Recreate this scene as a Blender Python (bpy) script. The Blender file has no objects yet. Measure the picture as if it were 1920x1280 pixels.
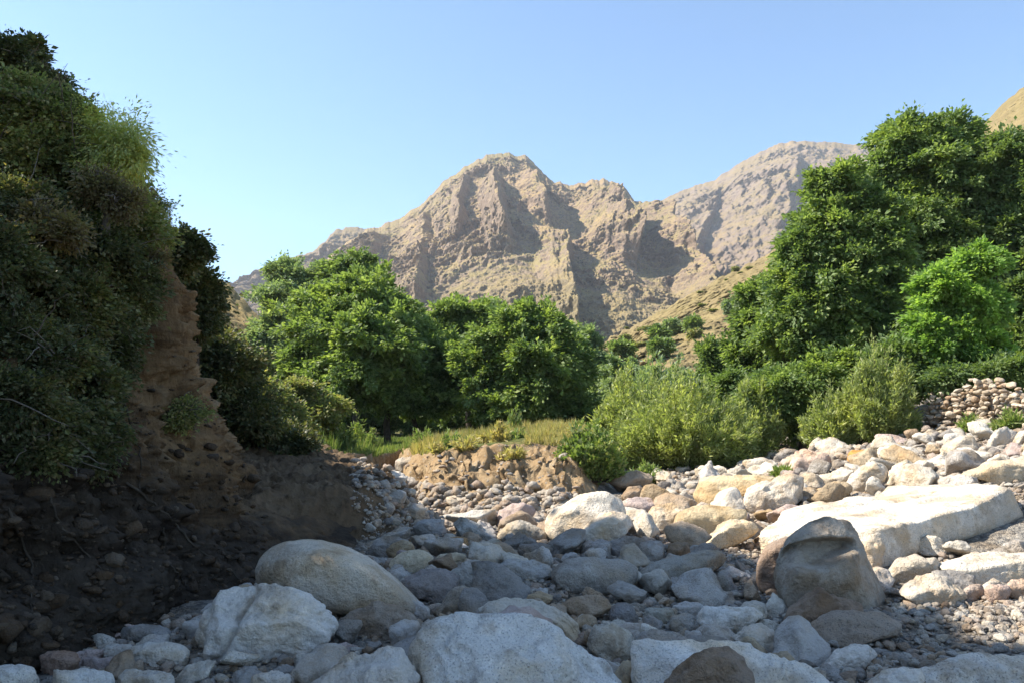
import bpy, bmesh, math
import numpy as np
from mathutils import Vector

RNG = np.random.default_rng(11)
C = bpy.context.scene.collection
F = 1920 / 36 * 28.0
EZ = 1.55
TH = math.atan(160 / F)
CT, ST = math.cos(TH), math.sin(TH)


def P(px, py, d):
    """world point at forward distance d that lies on the sight line (px, py) of the 1920x1280 photograph"""
    px, py, d = np.asarray(px, float), np.asarray(py, float), np.asarray(d, float)
    a = (px - 960) / F
    b = (640 - py) / F
    t = d / (CT - b * ST)
    return np.stack(np.broadcast_arrays(a * t, d, EZ + (ST + b * CT) * t), -1)


def proj(p):
    x, y, z = p[..., 0], p[..., 1], p[..., 2] - EZ
    w = y * CT + z * ST
    w = np.where(w < .05, .05, w)
    return 960 + F * x / w, 640 - F * (-y * ST + z * CT) / w


# ------------------------------------------------------------------ noise
_PR = np.random.default_rng(5)
_PERM = np.concatenate([_PR.permutation(256)] * 3)
_G = _PR.normal(size=(256, 3))
_G /= np.linalg.norm(_G, axis=1)[:, None]


def perlin(p):
    p = np.asarray(p, float)
    sh = p.shape[:-1]
    p = p.reshape(-1, 3)
    out = np.empty(len(p))
    for s in range(0, len(p), 200000):
        q = p[s:s + 200000]
        i = np.floor(q).astype(np.int64)
        f = q - i
        i &= 255
        u = f * f * f * (f * (f * 6 - 15) + 10)
        r = 0
        for dx in (0, 1):
            wx = u[:, 0] if dx else 1 - u[:, 0]
            for dy in (0, 1):
                wy = u[:, 1] if dy else 1 - u[:, 1]
                for dz in (0, 1):
                    wz = u[:, 2] if dz else 1 - u[:, 2]
                    h = _PERM[_PERM[_PERM[i[:, 0] + dx] + i[:, 1] + dy] + i[:, 2] + dz]
                    g = _G[h]
                    r = r + wx * wy * wz * (g[:, 0] * (f[:, 0] - dx) + g[:, 1] * (f[:, 1] - dy) + g[:, 2] * (f[:, 2] - dz))
        out[s:s + 200000] = r
    return out.reshape(sh) * 1.5


def fbm(p, o=4, gain=.5, lac=2.03):
    r, a, q = 0, 1.0, np.asarray(p, float)
    for k in range(o):
        r = r + a * perlin(q + 17.3 * k)
        a *= gain
        q = q * lac
    return r


def ridged(p, o=4, gain=.5, lac=2.1):
    r, a, q = 0, 1.0, np.asarray(p, float)
    for k in range(o):
        r = r + a * (1 - 2 * np.abs(perlin(q + 31.7 * k)))
        a *= gain
        q = q * lac
    return r


def p3(x, y, z=0.0):
    return np.stack(np.broadcast_arrays(np.asarray(x, float), np.asarray(y, float), np.asarray(z, float)), -1)


def sstep(a, b, x):
    t = np.clip((x - a) / (b - a), 0, 1)
    return t * t * (3 - 2 * t)


# ------------------------------------------------------------------ meshes and objects
def mesh_np(name, V, Fc, mat, smooth=True):
    me = bpy.data.meshes.new(name)
    V = np.ascontiguousarray(V, np.float32).reshape(-1, 3)
    Fc = np.ascontiguousarray(Fc, np.int32)
    n, k = Fc.shape
    me.vertices.add(len(V))
    me.vertices.foreach_set('co', V.ravel())
    me.loops.add(n * k)
    me.loops.foreach_set('vertex_index', Fc.ravel())
    me.polygons.add(n)
    me.polygons.foreach_set('loop_start', np.arange(0, n * k, k, dtype=np.int32))
    try:
        me.polygons.foreach_set('loop_total', np.full(n, k, dtype=np.int32))
    except Exception:
        pass
    me.polygons.foreach_set('use_smooth', np.full(n, smooth, dtype=bool))
    me.update(calc_edges=True)
    me.validate()
    if mat:
        me.materials.append(mat)
    return me


def link(name, me, parent=None):
    o = bpy.data.objects.new(name, me)
    C.objects.link(o)
    if parent:
        o.parent = parent
    return o


def tag(o, label, cat, group=None, kind=None):
    o['label'] = label
    o['category'] = cat
    if group:
        o['group'] = group
    if kind:
        o['kind'] = kind
    return o


def empty(name, loc, label, cat, group=None):
    o = bpy.data.objects.new(name, None)
    C.objects.link(o)
    o.location = [float(v) for v in loc]
    return tag(o, label, cat, group)


def grid_faces(n, m, wrap=False):
    i = np.arange(n - 1)[:, None] * m
    j = np.arange(m - 1)[None, :]
    a = (i + j).ravel()
    return np.stack([a, a + 1, a + m + 1, a + m], 1)


_ICO = {}


def ico(s):
    if s not in _ICO:
        bm = bmesh.new()
        bmesh.ops.create_icosphere(bm, subdivisions=s, radius=1)
        v = np.array([x.co[:] for x in bm.verts])
        f = np.array([[x.index for x in q.verts] for q in bm.faces])
        bm.free()
        _ICO[s] = (v / np.linalg.norm(v, axis=1)[:, None], f)
    return _ICO[s]


def hull_planes(q, ded=.985):
    bm = bmesh.new()
    for p in q:
        bm.verts.new([float(t) for t in p])
    bmesh.ops.convex_hull(bm, input=bm.verts)
    bm.normal_update()
    out = []
    for f in bm.faces:
        if f.calc_area() < 1e-5:
            continue
        n = np.array(f.normal[:])
        h = float(n @ np.array(f.verts[0].co[:]))
        if h < 0:
            n, h = -n, -h
        h = max(h, .06)
        if not any(np.dot(n, m) > ded and abs(h - k) < (.05 if ded < .99 else .004) for m, k in out):
            out.append((n, h))
    bm.free()
    return np.array([o[0] for o in out]), np.array([o[1] for o in out])


def hull_rock(pts, sub=4, k=14, amp=.05, seed=0, chip=.5, facets=6, fh=(.6, .9), front=False, ded=.985):
    """a boulder: rounded convex hull of a few points, worn and chipped by noise"""
    pts = np.asarray(pts, float)
    lo, hi = pts.min(0), pts.max(0)
    c, s = (lo + hi) / 2, np.maximum((hi - lo) / 2, 1e-3)
    n, h = hull_planes((pts - c) / s, ded)
    d, f = ico(sub)
    r = np.random.default_rng(seed * 13 + 7)
    fn = r.normal(size=(facets, 3))
    if front:                       # broken faces towards the open side and the top
        fn[:, 1] = -np.abs(fn[:, 1]) - .5
        fn[:, 2] = np.abs(fn[:, 2]) * r.choice([1, 1, -.3], facets)
        fn[:, 0] *= .8
    if facets:
        fn /= np.linalg.norm(fn, axis=1)[:, None]
        sup = ((d * (1 / (np.maximum(d @ n.T / h, 0) ** 40).sum(1) ** (1 / 40))[:, None]) @ fn.T).max(0)
        n = np.concatenate([n, fn])
        h = np.concatenate([h, sup * r.uniform(*fh, facets)])
    t = np.maximum(d @ n.T / h, 0)
    r = (t ** k).sum(1) ** (-1 / k)
    q = d * r[:, None]
    q = q / np.maximum(q.max(0), -q.min(0))
    v = q * s + c
    size = float(s.max())
    nn = q / s
    nn /= np.linalg.norm(nn, axis=1)[:, None]
    w = (v - c) / size
    o = np.array([seed * 3.17, seed * 1.31, seed * 7.7])
    lumps = fbm(w * 1.6 + o, 3) + .45 * fbm(w * 5 + o, 3)
    cut = np.maximum(0, fbm(w * 1.3 + o + 40, 2) - .28)          # flaked-off places
    dist = amp * lumps * .8 - chip * amp * 5 * cut + .16 * amp * fbm(w * 13 + o, 3) - amp * .5 * np.maximum(0, .13 - np.abs(perlin(w * 2.1 + o + 5))) * 4
    lg = fbm(w * 1.15 + o + 70, 3) + .35 * w[:, 2]
    for thr in (-.22, .08, .34):
        dist = dist + amp * .75 * chip * 2 * (sstep(thr - .025, thr + .025, lg) - .5)
    dist = dist + amp * .35 * ridged(w * 3.3 + o, 3) * min(1, chip * 2)
    v = v + nn * (dist * size)[:, None] * np.minimum(1, s.min() / size * 1.8)
    return v, f


def outline_pts(out, d, tk=.75, crest=.14, fs=.8, bs=.75):
    o = np.array(out, float)
    cx = (o[:, 0].min() + o[:, 0].max()) / 2
    cy = (o[:, 1].min() + o[:, 1].max()) / 2
    h = o[:, 1].max() - o[:, 1].min()
    w = o[:, 0].max() - o[:, 0].min()
    t = (w * .6 + h * .4) / F * d * tk
    x, y = o[:, 0], o[:, 1]
    ring = P(x, y, d)
    fr = P(cx + (x - cx) * fs, cy + (y - cy) * .74 + crest * h, d - t * .5)
    bk = P(cx + (x - cx) * bs, cy + (y - cy) * .6 + .12 * h, d + t * .6)
    return np.concatenate([ring, fr, bk])


def tube(path, rad, n=8):
    path = np.asarray(path, float)
    rad = np.asarray(rad, float)
    t = np.gradient(path, axis=0)
    t /= np.linalg.norm(t, axis=1)[:, None] + 1e-9
    ref = np.where(np.abs(t[:, 2:3]) > .9, [[1., 0, 0]], [[0, 0, 1.]])
    a = np.cross(t, ref)
    a /= np.linalg.norm(a, axis=1)[:, None] + 1e-9
    b = np.cross(t, a)
    th = np.linspace(0, 2 * math.pi, n, endpoint=False)
    v = path[:, None] + rad[:, None, None] * (a[:, None] * np.cos(th)[None, :, None] + b[:, None] * np.sin(th)[None, :, None])
    m = len(path)
    i = np.arange(m - 1)[:, None] * n
    j = np.arange(n)[None, :]
    q = np.stack([i + j, i + (j + 1) % n, i + n + (j + 1) % n, i + n + j], -1).reshape(-1, 4)
    return v.reshape(-1, 3), q


def join(parts):
    V, Q, o = [], [], 0
    for v, q in parts:
        V.append(v)
        Q.append(q + o)
        o += len(v)
    return np.concatenate(V), np.concatenate(Q)


# ------------------------------------------------------------------ materials
def new_mat(name):
    m = bpy.data.materials.new(name)
    m.use_nodes = True
    nt = m.node_tree
    nt.nodes.clear()
    out = nt.nodes.new('ShaderNodeOutputMaterial')
    return m, nt, out


class N:
    def __init__(s, nt):
        s.nt = nt

    def n(s, t, **k):
        x = s.nt.nodes.new('ShaderNode' + t)
        for a, b in k.items():
            setattr(x, a, b)
        return x

    def l(s, a, b):
        s.nt.links.new(a, b)

    def noise(s, vec, scale, detail=4, rough=.55):
        x = s.n('TexNoise')
        x.inputs['Scale'].default_value = scale
        x.inputs['Detail'].default_value = detail
        x.inputs['Roughness'].default_value = rough
        if vec is not None:
            s.l(vec, x.inputs['Vector'])
        return x.outputs['Fac']

    def ramp(s, fac, stops):
        x = s.n('ValToRGB')
        e = x.color_ramp.elements
        while len(e) < len(stops):
            e.new(.5)
        for k, (p, c) in enumerate(stops):
            e[k].position = p
            e[k].color = (*c, 1) if len(c) == 3 else c
        s.l(fac, x.inputs['Fac'])
        return x.outputs['Color']

    def frange(s, v, a, b):
        x = s.n('MapRange')
        x.inputs['From Min'].default_value = a
        x.inputs['From Max'].default_value = b
        s.l(v, x.inputs['Value'])
        return x.outputs['Result']

    def mix(s, fac, a, b, mode='MIX'):
        x = s.n('Mix', data_type='RGBA', blend_type=mode)
        for v, i in ((fac, 0), (a, 6), (b, 7)):
            if isinstance(v, (int, float)):
                x.inputs[i].default_value = v
            elif isinstance(v, tuple):
                x.inputs[i].default_value = (*v, 1)
            else:
                s.l(v, x.inputs[i])
        return x.outputs[2]

    def math(s, op, a, b=0.0):
        x = s.n('Math', operation=op)
        for v, i in ((a, 0), (b, 1)):
            if isinstance(v, (int, float)):
                x.inputs[i].default_value = v
            else:
                s.l(v, x.inputs[i])
        return x.outputs[0]

    def bsdf(s, col, rough=.9, spec=.2, bump=None, bs=.5, bd=.02):
        x = s.n('BsdfPrincipled')
        if isinstance(col, tuple):
            x.inputs['Base Color'].default_value = (*col, 1)
        else:
            s.l(col, x.inputs['Base Color'])
        x.inputs['Roughness'].default_value = rough
        x.inputs['Specular IOR Level'].default_value = spec
        if bump is not None:
            b = s.n('Bump')
            b.inputs['Strength'].default_value = bs
            b.inputs['Distance'].default_value = bd
            s.l(bump, b.inputs['Height'])
            s.l(b.outputs[0], x.inputs['Normal'])
        return x.outputs[0]


def mat_rock(name, per_island=False, rough=False):
    m, nt, out = new_mat(name)
    g = N(nt)
    pos = g.n('NewGeometry')
    P_ = pos.outputs['Position']
    oi = g.n('ObjectInfo')
    if per_island:
        col = g.ramp(pos.outputs['Random Per Island'], [(0, (.18, .165, .155)), (.25, (.29, .275, .26)), (.5, (.42, .40, .365)), (.7, (.37, .31, .25)), (.85, (.31, .26, .23)), (1, (.48, .46, .41))])
    else:
        col = oi.outputs['Color']
    off = g.n('VectorMath', operation='ADD')
    sc = g.n('VectorMath', operation='SCALE')
    cmb = g.n('CombineXYZ')
    rr = pos.outputs['Random Per Island'] if per_island else oi.outputs['Random']
    for k in range(3):
        g.l(g.math('MULTIPLY', rr, 37.0 + 11 * k), cmb.inputs[k])
    g.l(P_, off.inputs[0])
    g.l(cmb.outputs[0], off.inputs[1])
    v = off.outputs[0]
    big = g.noise(v, 2.2, 5, .6)
    col = g.mix(g.frange(big, .46, .68), col, g.mix(1.0, col, (.96, .83, .66), 'MULTIPLY'))
    med = g.noise(v, 7, 5, .65)
    col = g.mix(g.frange(med, .55, .75), col, g.mix(1.0, col, (.55, .53, .52), 'MULTIPLY'))
    st = g.noise(v, 1.7, 6, .7)
    col = g.mix(g.math('MULTIPLY', g.frange(st, .56, .64), .55), col, g.mix(1.0, col, (.50, .46, .42), 'MULTIPLY'))
    col = g.mix(g.frange(g.noise(v, 4.3, 4, .6), .56, .66), col, g.mix(1.0, col, (1.2, 1.2, 1.2), 'MULTIPLY'))
    pt = g.noise(v, 1.1, 7, .7)        # darker weathered skins on some rocks
    col = g.mix(g.math('MULTIPLY', g.math('MULTIPLY', g.frange(pt, .50, .54), g.frange(rr, .35, .5)), .45), col, g.mix(1.0, col, (.58, .54, .50), 'MULTIPLY'))
    sp = g.noise(v, 85, 2, .5)
    spk = g.math('FRACT', g.math('MULTIPLY', rr, 7.3))
    col = g.mix(g.math('MULTIPLY', g.frange(sp, .58, .68), g.math('MULTIPLY', spk, .7)), col, (.06, .06, .06))
    col = g.mix(g.math('MULTIPLY', g.frange(sp, .40, .32), .5), col, g.mix(1.0, col, (1.35, 1.35, 1.33), 'MULTIPLY'))
    col = g.mix(1.0, col, (1.10, 1.05, .98), 'MULTIPLY')
    hgt = g.math('ADD', g.math('MULTIPLY', med, .7), g.math('ADD', g.math('MULTIPLY', g.noise(v, 28, 5, .65), .5), g.math('MULTIPLY', sp, .12)))
    g.l(g.bsdf(col, .9, .2, hgt, 1.0, .05), out.inputs[0])
    return m


def mat_leaf(name, cols, trans=.35, var=.35, scale=1.2, spec=.3):
    cols = [tuple(min(.6, q * 2.0) for q in c) for c in cols]
    trans = min(.6, trans + .1)
    m, nt, out = new_mat(name)
    g = N(nt)
    geo = g.n('NewGeometry')
    n = len(cols)
    col = g.ramp(geo.outputs['Random Per Island'], [(i / (n - 1), c) for i, c in enumerate(cols)])
    big = g.noise(geo.outputs['Position'], scale, 2)
    col = g.mix(var, col, g.mix(1.0, col, g.ramp(big, [(.35, (.45, .55, .45)), (.5, (1, 1, 1)), (.68, (1.6, 1.45, .9))]), 'MULTIPLY'))
    b = g.bsdf(col, .5, spec)
    t = g.n('BsdfTranslucent')
    g.l(g.mix(1.0, col, (1.25, 1.3, .55), 'MULTIPLY'), t.inputs[0])
    mx = g.n('MixShader')
    mx.inputs[0].default_value = trans
    g.l(b, mx.inputs[1])
    g.l(t.outputs[0], mx.inputs[2])
    g.l(mx.outputs[0], out.inputs[0])
    return m


def mat_bark():
    m, nt, out = new_mat('bark')
    g = N(nt)
    pos = g.n('NewGeometry').outputs['Position']
    n1 = g.noise(pos, 9, 5, .7)
    g.l(g.bsdf(g.ramp(n1, [(.3, (.03, .024, .018)), (.7, (.10, .08, .06))]), .95, .1, n1, .7, .03), out.inputs[0])
    return m


def mat_gravel():
    m, nt, out = new_mat('riverbed gravel')
    g = N(nt)
    pos = g.n('NewGeometry').outputs['Position']
    vo = g.n('TexVoronoi')
    vo.inputs['Scale'].default_value = 26
    g.l(pos, vo.inputs['Vector'])
    vb = g.n('TexVoronoi')
    vb.inputs['Scale'].default_value = 70
    g.l(pos, vb.inputs['Vector'])
    sep = g.n('SeparateColor')
    g.l(vo.outputs['Color'], sep.inputs[0])
    c = g.ramp(sep.outputs[0], [(0, (.14, .13, .12)), (.4, (.25, .235, .21)), (.75, (.33, .30, .255)), (1, (.42, .385, .33))])
    c = g.mix(g.frange(g.noise(pos, 1.1, 4), .42, .62), c, g.mix(1.0, c, (.8, .68, .55), 'MULTIPLY'))
    h = g.math('SUBTRACT', g.noise(pos, 18, 4, .6), g.math('MULTIPLY', g.math('ADD', vo.outputs['Distance'], vb.outputs['Distance']), .6))
    g.l(g.bsdf(c, .95, .15, h, 1.0, .04), out.inputs[0])
    return m


def mat_earth(name, a, b, c, stones=.5, strata=False, low=None):
    m, nt, out = new_mat(name)
    g = N(nt)
    pos = g.n('NewGeometry').outputs['Position']
    mp = g.n('Mapping')
    mp.inputs['Scale'].default_value = (1, 1, .35) if strata else (1, 1, 1)
    g.l(pos, mp.inputs[0])
    n1 = g.noise(mp.outputs[0], 1.6, 6, .65)
    n2 = g.noise(mp.outputs[0], 9, 5, .65)
    col = g.ramp(n1, [(.3, a), (.5, b), (.72, c)])
    col = g.mix(g.frange(n2, .5, .75), col, g.mix(1.0, col, (.45, .42, .4), 'MULTIPLY'))
    if low is not None:      # grey-brown gravelly bed under the ochre loam, ragged contact; darkness is partly painted shade
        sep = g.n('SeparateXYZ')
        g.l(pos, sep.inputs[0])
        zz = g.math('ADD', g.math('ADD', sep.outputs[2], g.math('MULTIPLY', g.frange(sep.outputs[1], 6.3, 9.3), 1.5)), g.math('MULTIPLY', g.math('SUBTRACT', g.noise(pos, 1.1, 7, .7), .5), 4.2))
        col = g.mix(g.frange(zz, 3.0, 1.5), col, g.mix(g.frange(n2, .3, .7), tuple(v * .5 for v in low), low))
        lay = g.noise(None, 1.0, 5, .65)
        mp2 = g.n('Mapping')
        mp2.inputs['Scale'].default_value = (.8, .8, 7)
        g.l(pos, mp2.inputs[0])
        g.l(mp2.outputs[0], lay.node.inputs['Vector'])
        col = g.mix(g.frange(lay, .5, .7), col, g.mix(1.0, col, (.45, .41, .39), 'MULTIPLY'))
    vo = g.n('TexVoronoi')
    vo.inputs['Scale'].default_value = 14
    g.l(pos, vo.inputs['Vector'])
    sep2 = g.n('SeparateColor')
    g.l(vo.outputs['Color'], sep2.inputs[0])
    st = g.math('MULTIPLY', g.math('MULTIPLY', g.frange(vo.outputs['Distance'], .36, .28), g.frange(sep2.outputs[1], .62, .66)), stones)
    col = g.mix(st, col, g.ramp(sep2.outputs[0], [(0, (.2, .18, .16)), (1, (.36, .32, .27))]))
    h = g.math('ADD', g.math('ADD', n1, g.math('MULTIPLY', n2, .6)), g.math('ADD', g.math('MULTIPLY', g.noise(pos, 40, 4, .7), .25), g.math('MULTIPLY', st, .25)))
    g.l(g.bsdf(col, .95, .1, h, .9, .09), out.inputs[0])
    return m


def mat_meadow():
    m, nt, out = new_mat('meadow turf')
    g = N(nt)
    pos = g.n('NewGeometry').outputs['Position']
    n1 = g.noise(pos, .5, 5, .6)
    n2 = g.noise(pos, 8, 4, .6)
    col = g.ramp(n1, [(.35, (.06, .085, .025)), (.5, (.13, .13, .045)), (.65, (.24, .19, .085))])
    col = g.mix(g.frange(n2, .4, .7), col, g.mix(1.0, col, (.5, .5, .45), 'MULTIPLY'))
    g.l(g.bsdf(col, .95, .1, n2, .8, .1), out.inputs[0])
    return m


def mat_mountain(name, rock1, rock2, grass1, grass2, scale, bushes=.5, lo=.30, hi=.62, bsc=None):
    """rock where it is steep, dry grass where it lies back, scattered scrub"""
    m, nt, out = new_mat(name)
    g = N(nt)
    geo = g.n('NewGeometry')
    pos = geo.outputs['Position']
    sep = g.n('SeparateXYZ')
    g.l(geo.outputs['Normal'], sep.inputs[0])
    n1 = g.noise(pos, scale, 8, .65)
    n2 = g.noise(pos, scale * 6, 6, .7)
    nb = g.noise(pos, scale * .25, 4, .6)
    rock = g.ramp(n2, [(.3, rock1), (.7, rock2)])
    gr = g.ramp(nb, [(.38, grass1), (.62, grass2)])
    s = g.math('ADD', sep.outputs[2], g.math('MULTIPLY', g.math('SUBTRACT', n1, .5), 1.1))
    col = g.mix(g.frange(s, lo, hi), rock, gr)
    pat = g.noise(pos, scale * 2.6, 7, .72)
    col = g.mix(g.math('MULTIPLY', g.frange(pat, .48, .56), .85), col, g.mix(g.frange(n2, .35, .65), rock1, rock2))
    sz_ = g.n('SeparateXYZ')
    g.l(pos, sz_.inputs[0])
    hgt_ = g.math('ADD', sz_.outputs[2], g.math('MULTIPLY', g.math('SUBTRACT', nb, .5), 220.0))
    if scale < .05:        # greener pasture low on the mountain
        col = g.mix(g.math('MULTIPLY', g.frange(hgt_, 120, 60), .6), col, g.mix(n2, (.15, .125, .06), (.22, .185, .085)))
    nv = g.noise(pos, scale * 15, 4, .65)
    bm_ = g.math('MULTIPLY', g.frange(nv, .55, .62), g.frange(n1, .42, .56))
    col = g.mix(g.math('MULTIPLY', bm_, bushes), col, (.06, .065, .042))
    col = g.mix(g.math('MULTIPLY', g.frange(g.noise(pos, scale * 14, 3), .56, .7), .35), col, g.mix(1.0, col, (.55, .5, .5), 'MULTIPLY'))
    h = g.math('ADD', n1, g.math('MULTIPLY', n2, .5))
    g.l(g.bsdf(col, 1.0, .05, g.math('ADD', h, g.math('MULTIPLY', g.noise(pos, scale * 18, 6, .7), .35)), .5, .2 / scale), out.inputs[0])
    return m


def mat_plain(name, col, rough=.9):
    m, nt, out = new_mat(name)
    g = N(nt)
    g.l(g.bsdf(col, rough, .15), out.inputs[0])
    return m


M_ROCK = mat_rock('granite boulder')
M_PEB = mat_rock('river pebbles', True)
M_BARK = mat_bark()
M_TWIG = mat_plain('dry twig', (.17, .14, .11))
M_GRAVEL = mat_gravel()
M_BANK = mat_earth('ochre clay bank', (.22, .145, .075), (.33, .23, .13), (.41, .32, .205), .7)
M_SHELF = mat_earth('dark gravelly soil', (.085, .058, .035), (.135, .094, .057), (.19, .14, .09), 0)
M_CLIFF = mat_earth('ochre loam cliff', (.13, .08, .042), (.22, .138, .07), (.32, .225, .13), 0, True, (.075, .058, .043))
M_MEADOW = mat_meadow()

# ------------------------------------------------------------------ the ground: heights
def tps_fit(p, z, reg=1e-3):
    n = len(p)
    r = np.linalg.norm(p[:, None] - p[None], axis=2)
    K = np.where(r > 0, r * r * np.log(r + 1e-12), 0) + reg * np.eye(n) * 10
    Q = np.concatenate([np.ones((n, 1)), p], 1)
    A = np.block([[K, Q], [Q.T, np.zeros((3, 3))]])
    return p, np.linalg.solve(A, np.concatenate([z, np.zeros(3)]))


def tps(fit, x, y):
    p, w = fit
    x, y = np.asarray(x, float), np.asarray(y, float)
    sh = x.shape
    x, y = x.ravel(), y.ravel()
    out = np.empty(len(x))
    for s in range(0, len(x), 60000):
        a, b = x[s:s + 60000], y[s:s + 60000]
        r2 = (a[:, None] - p[None, :, 0]) ** 2 + (b[:, None] - p[None, :, 1]) ** 2
        out[s:s + 60000] = (.5 * r2 * np.log(r2 + 1e-12)) @ w[:-3] + w[-3] + w[-2] * a + w[-1] * b
    return out.reshape(sh)


LOW = [(960, 1290, 5), (200, 1290, 5), (1700, 1290, 5), (1900, 1290, 4.9), (400, 1250, 5.4), (1200, 1130, 7.4), (900, 1080, 8.4), (600, 1160, 6.7),
       (1250, 1010, 11), (760, 1000, 12), (1000, 1000, 12), (900, 965, 14.3), (820, 935, 17), (760, 895, 22), (720, 872, 27),
       (1450, 1160, 7), (1750, 1200, 6.3), (1900, 1160, 6.7), (1900, 1065, 8.6), (1600, 1060, 9), (1400, 1010, 11), (1250, 965, 13),
       (1350, 890, 17.5), (1450, 842, 23), (1700, 822, 19.5), (1740, 808, 18.5), (1920, 795, 16), (1700, 900, 13.5), (1900, 900, 12), (1900, 960, 10.5),
       (1150, 930, 15), (1050, 962, 14.4), (500, 1060, 9.3), (600, 880, 21), (1200, 890, 18), (1580, 850, 17)]
LOWW = [(-6, 5, 0), (-6, 12, .3), (-8, 20, .6), (8, 3, .4), (10, 8, 1.2), (12, 14, 2.1), (14, 22, 2.6), (20, 30, 3.2), (0, 0, 0), (0, -8, -.2), (8, -8, .3), (-4, -8, 0),
        (0, 40, .6), (-10, 40, .8), (10, 40, 1.3), (0, 60, 1.0), (20, 60, 2), (-20, 60, 1), (3, 0, 0), (-3, 0, 0)]
lp = np.concatenate([P(*np.array(LOW).T), np.array(LOWW)])
FIT_L = tps_fit(lp[:, :2], lp[:, 2])
HIGH = [(720, 838, 34), (600, 852, 24), (660, 856, 26), (800, 845, 24), (850, 828, 21), (950, 822, 18.6), (1080, 814, 19), (1020, 818, 17.6), (1100, 808, 26), (900, 812, 30),
        (1250, 872, 20), (1400, 846, 24), (1730, 812, 19), (1920, 795, 16), (880, 836, 17), (900, 832, 15.6), (1000, 829, 15.6), (820, 848, 17.3), (1060, 836, 16)]
HIGHW = [(0, 50, 1.2), (20, 40, 2.4), (-20, 40, 1.5), (0, 65, 1.3), (14, 22, 2.6), (20, 30, 3.2), (-8, 22, .9), (8, 34, 1.6), (-10, 60, 1.4)]
hp = np.concatenate([P(*np.array(HIGH).T), np.array(HIGHW)])
FIT_H = tps_fit(hp[:, :2], hp[:, 2])
GX, GY = np.arange(-40, 40.1, .25), np.arange(-20, 80.1, .25)
_gx, _gy = np.meshgrid(GX, GY, indexing='ij')
TL, TH_ = tps(FIT_L, _gx, _gy), tps(FIT_H, _gx, _gy)


def bil(T, x, y, x0, y0, st):
    u = np.clip((x - x0) / st, 0, T.shape[0] - 1.001)
    w = np.clip((y - y0) / st, 0, T.shape[1] - 1.001)
    i, j = u.astype(int), w.astype(int)
    u, w = u - i, w - j
    return (T[i, j] * (1 - u) + T[i + 1, j] * u) * (1 - w) + (T[i, j + 1] * (1 - u) + T[i + 1, j + 1] * u) * w


BX = np.array([-30, -9, -5.6, -4.4, -3.85, -2.9, -2.15, -1.5, -.5, 1.0, 1.9, 2.9, 5.0, 8.5, 12, 30])
BY = np.array([19, 19.5, 20.5, 22.5, 28, 20.6, 16.0, 14.5, 13.9, 14.0, 15.3, 19, 22, 25, 27, 30])
SY = np.array([-50, 8.6, 8.9, 10, 11.2, 12.8, 15, 19, 24, 30])
SX = np.array([-9, -9, -2.9, -2.65, -1.8, -1.25, -1.5, -3.4, -6, -9])


def masks(x, y):
    w = .5 * fbm(p3(x * .9, y * .9, 3.3), 4)
    sd = (y - np.interp(x, BX, BY)) * .75 + w * .8
    wid = np.interp(x, [-9, -4, -2.5, -1, 1.2, 2.5, 6], [.7, .7, 1.2, 2.0, 2.0, 3.3, 5])
    mead = sstep(0, 1, sd / wid)
    shelf = sstep(0, .75, np.interp(y, SY, SX) - x + w * .35)
    return mead, shelf


def ground(x, y, detail=True, full=False):
    x, y = np.asarray(x, float), np.asarray(y, float)
    r = np.hypot(x, y)
    lo, hi = bil(TL, x, y, -40, -20, .25), bil(TH_, x, y, -40, -20, .25)
    far = sstep(42, 75, r)
    lo = lo * (1 - far) + 1.2 * far
    hi = hi * (1 - far) + 1.2 * far
    lo = np.where(y < -6, np.clip(lo, -.3, .6), lo)
    mead, shelf = masks(x, y)
    st = .34 + .14 * sstep(9, 12, y)
    lo = lo + shelf * (1 - mead) * st
    # a second, lower lip in the earth bank makes it step
    mm = mead ** .8 + .10 * np.sin(mead * 9 + 4 * fbm(p3(x, y, 9), 2)) * mead * (1 - mead) * 4 * .5
    z = lo * (1 - mm) + hi * mm
    if detail:
        bank = mead * (1 - mead) * 4
        z = z + (.05 * fbm(p3(x * .8, y * .8), 3) + .035 * fbm(p3(x * 3.1, y * 3.1, 5), 4)) * np.where(r < 60, 1, .5)
        z = z + bank * (.16 * ridged(p3(x * 1.5, y * 1.5, 2), 4, .6) - .12)
        z = z + shelf * (.09 * ridged(p3(x * 2.5, y * 2.5, 7), 4, .6) + .13 * ridged(p3(x * .9, y * .9, 17), 4, .6) - .08)
    return (z, mead, shelf) if full else z


_qx, _qy = np.meshgrid(np.arange(-20, 24.01, .1), np.arange(0, 46.01, .1), indexing='ij')
TG = ground(_qx, _qy, False)


def gfast(x, y):
    return bil(TG, x, y, -20, 0, .1)


def hit(px, py, lo=2.5, hi=60):
    d = np.exp(np.linspace(math.log(lo), math.log(hi), 300))
    p = P(px, py, d)
    g = ground(p[:, 0], p[:, 1], False)
    k = np.nonzero(p[:, 2] <= g)[0]
    return float(d[k[0]]) if len(k) else None


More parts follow.
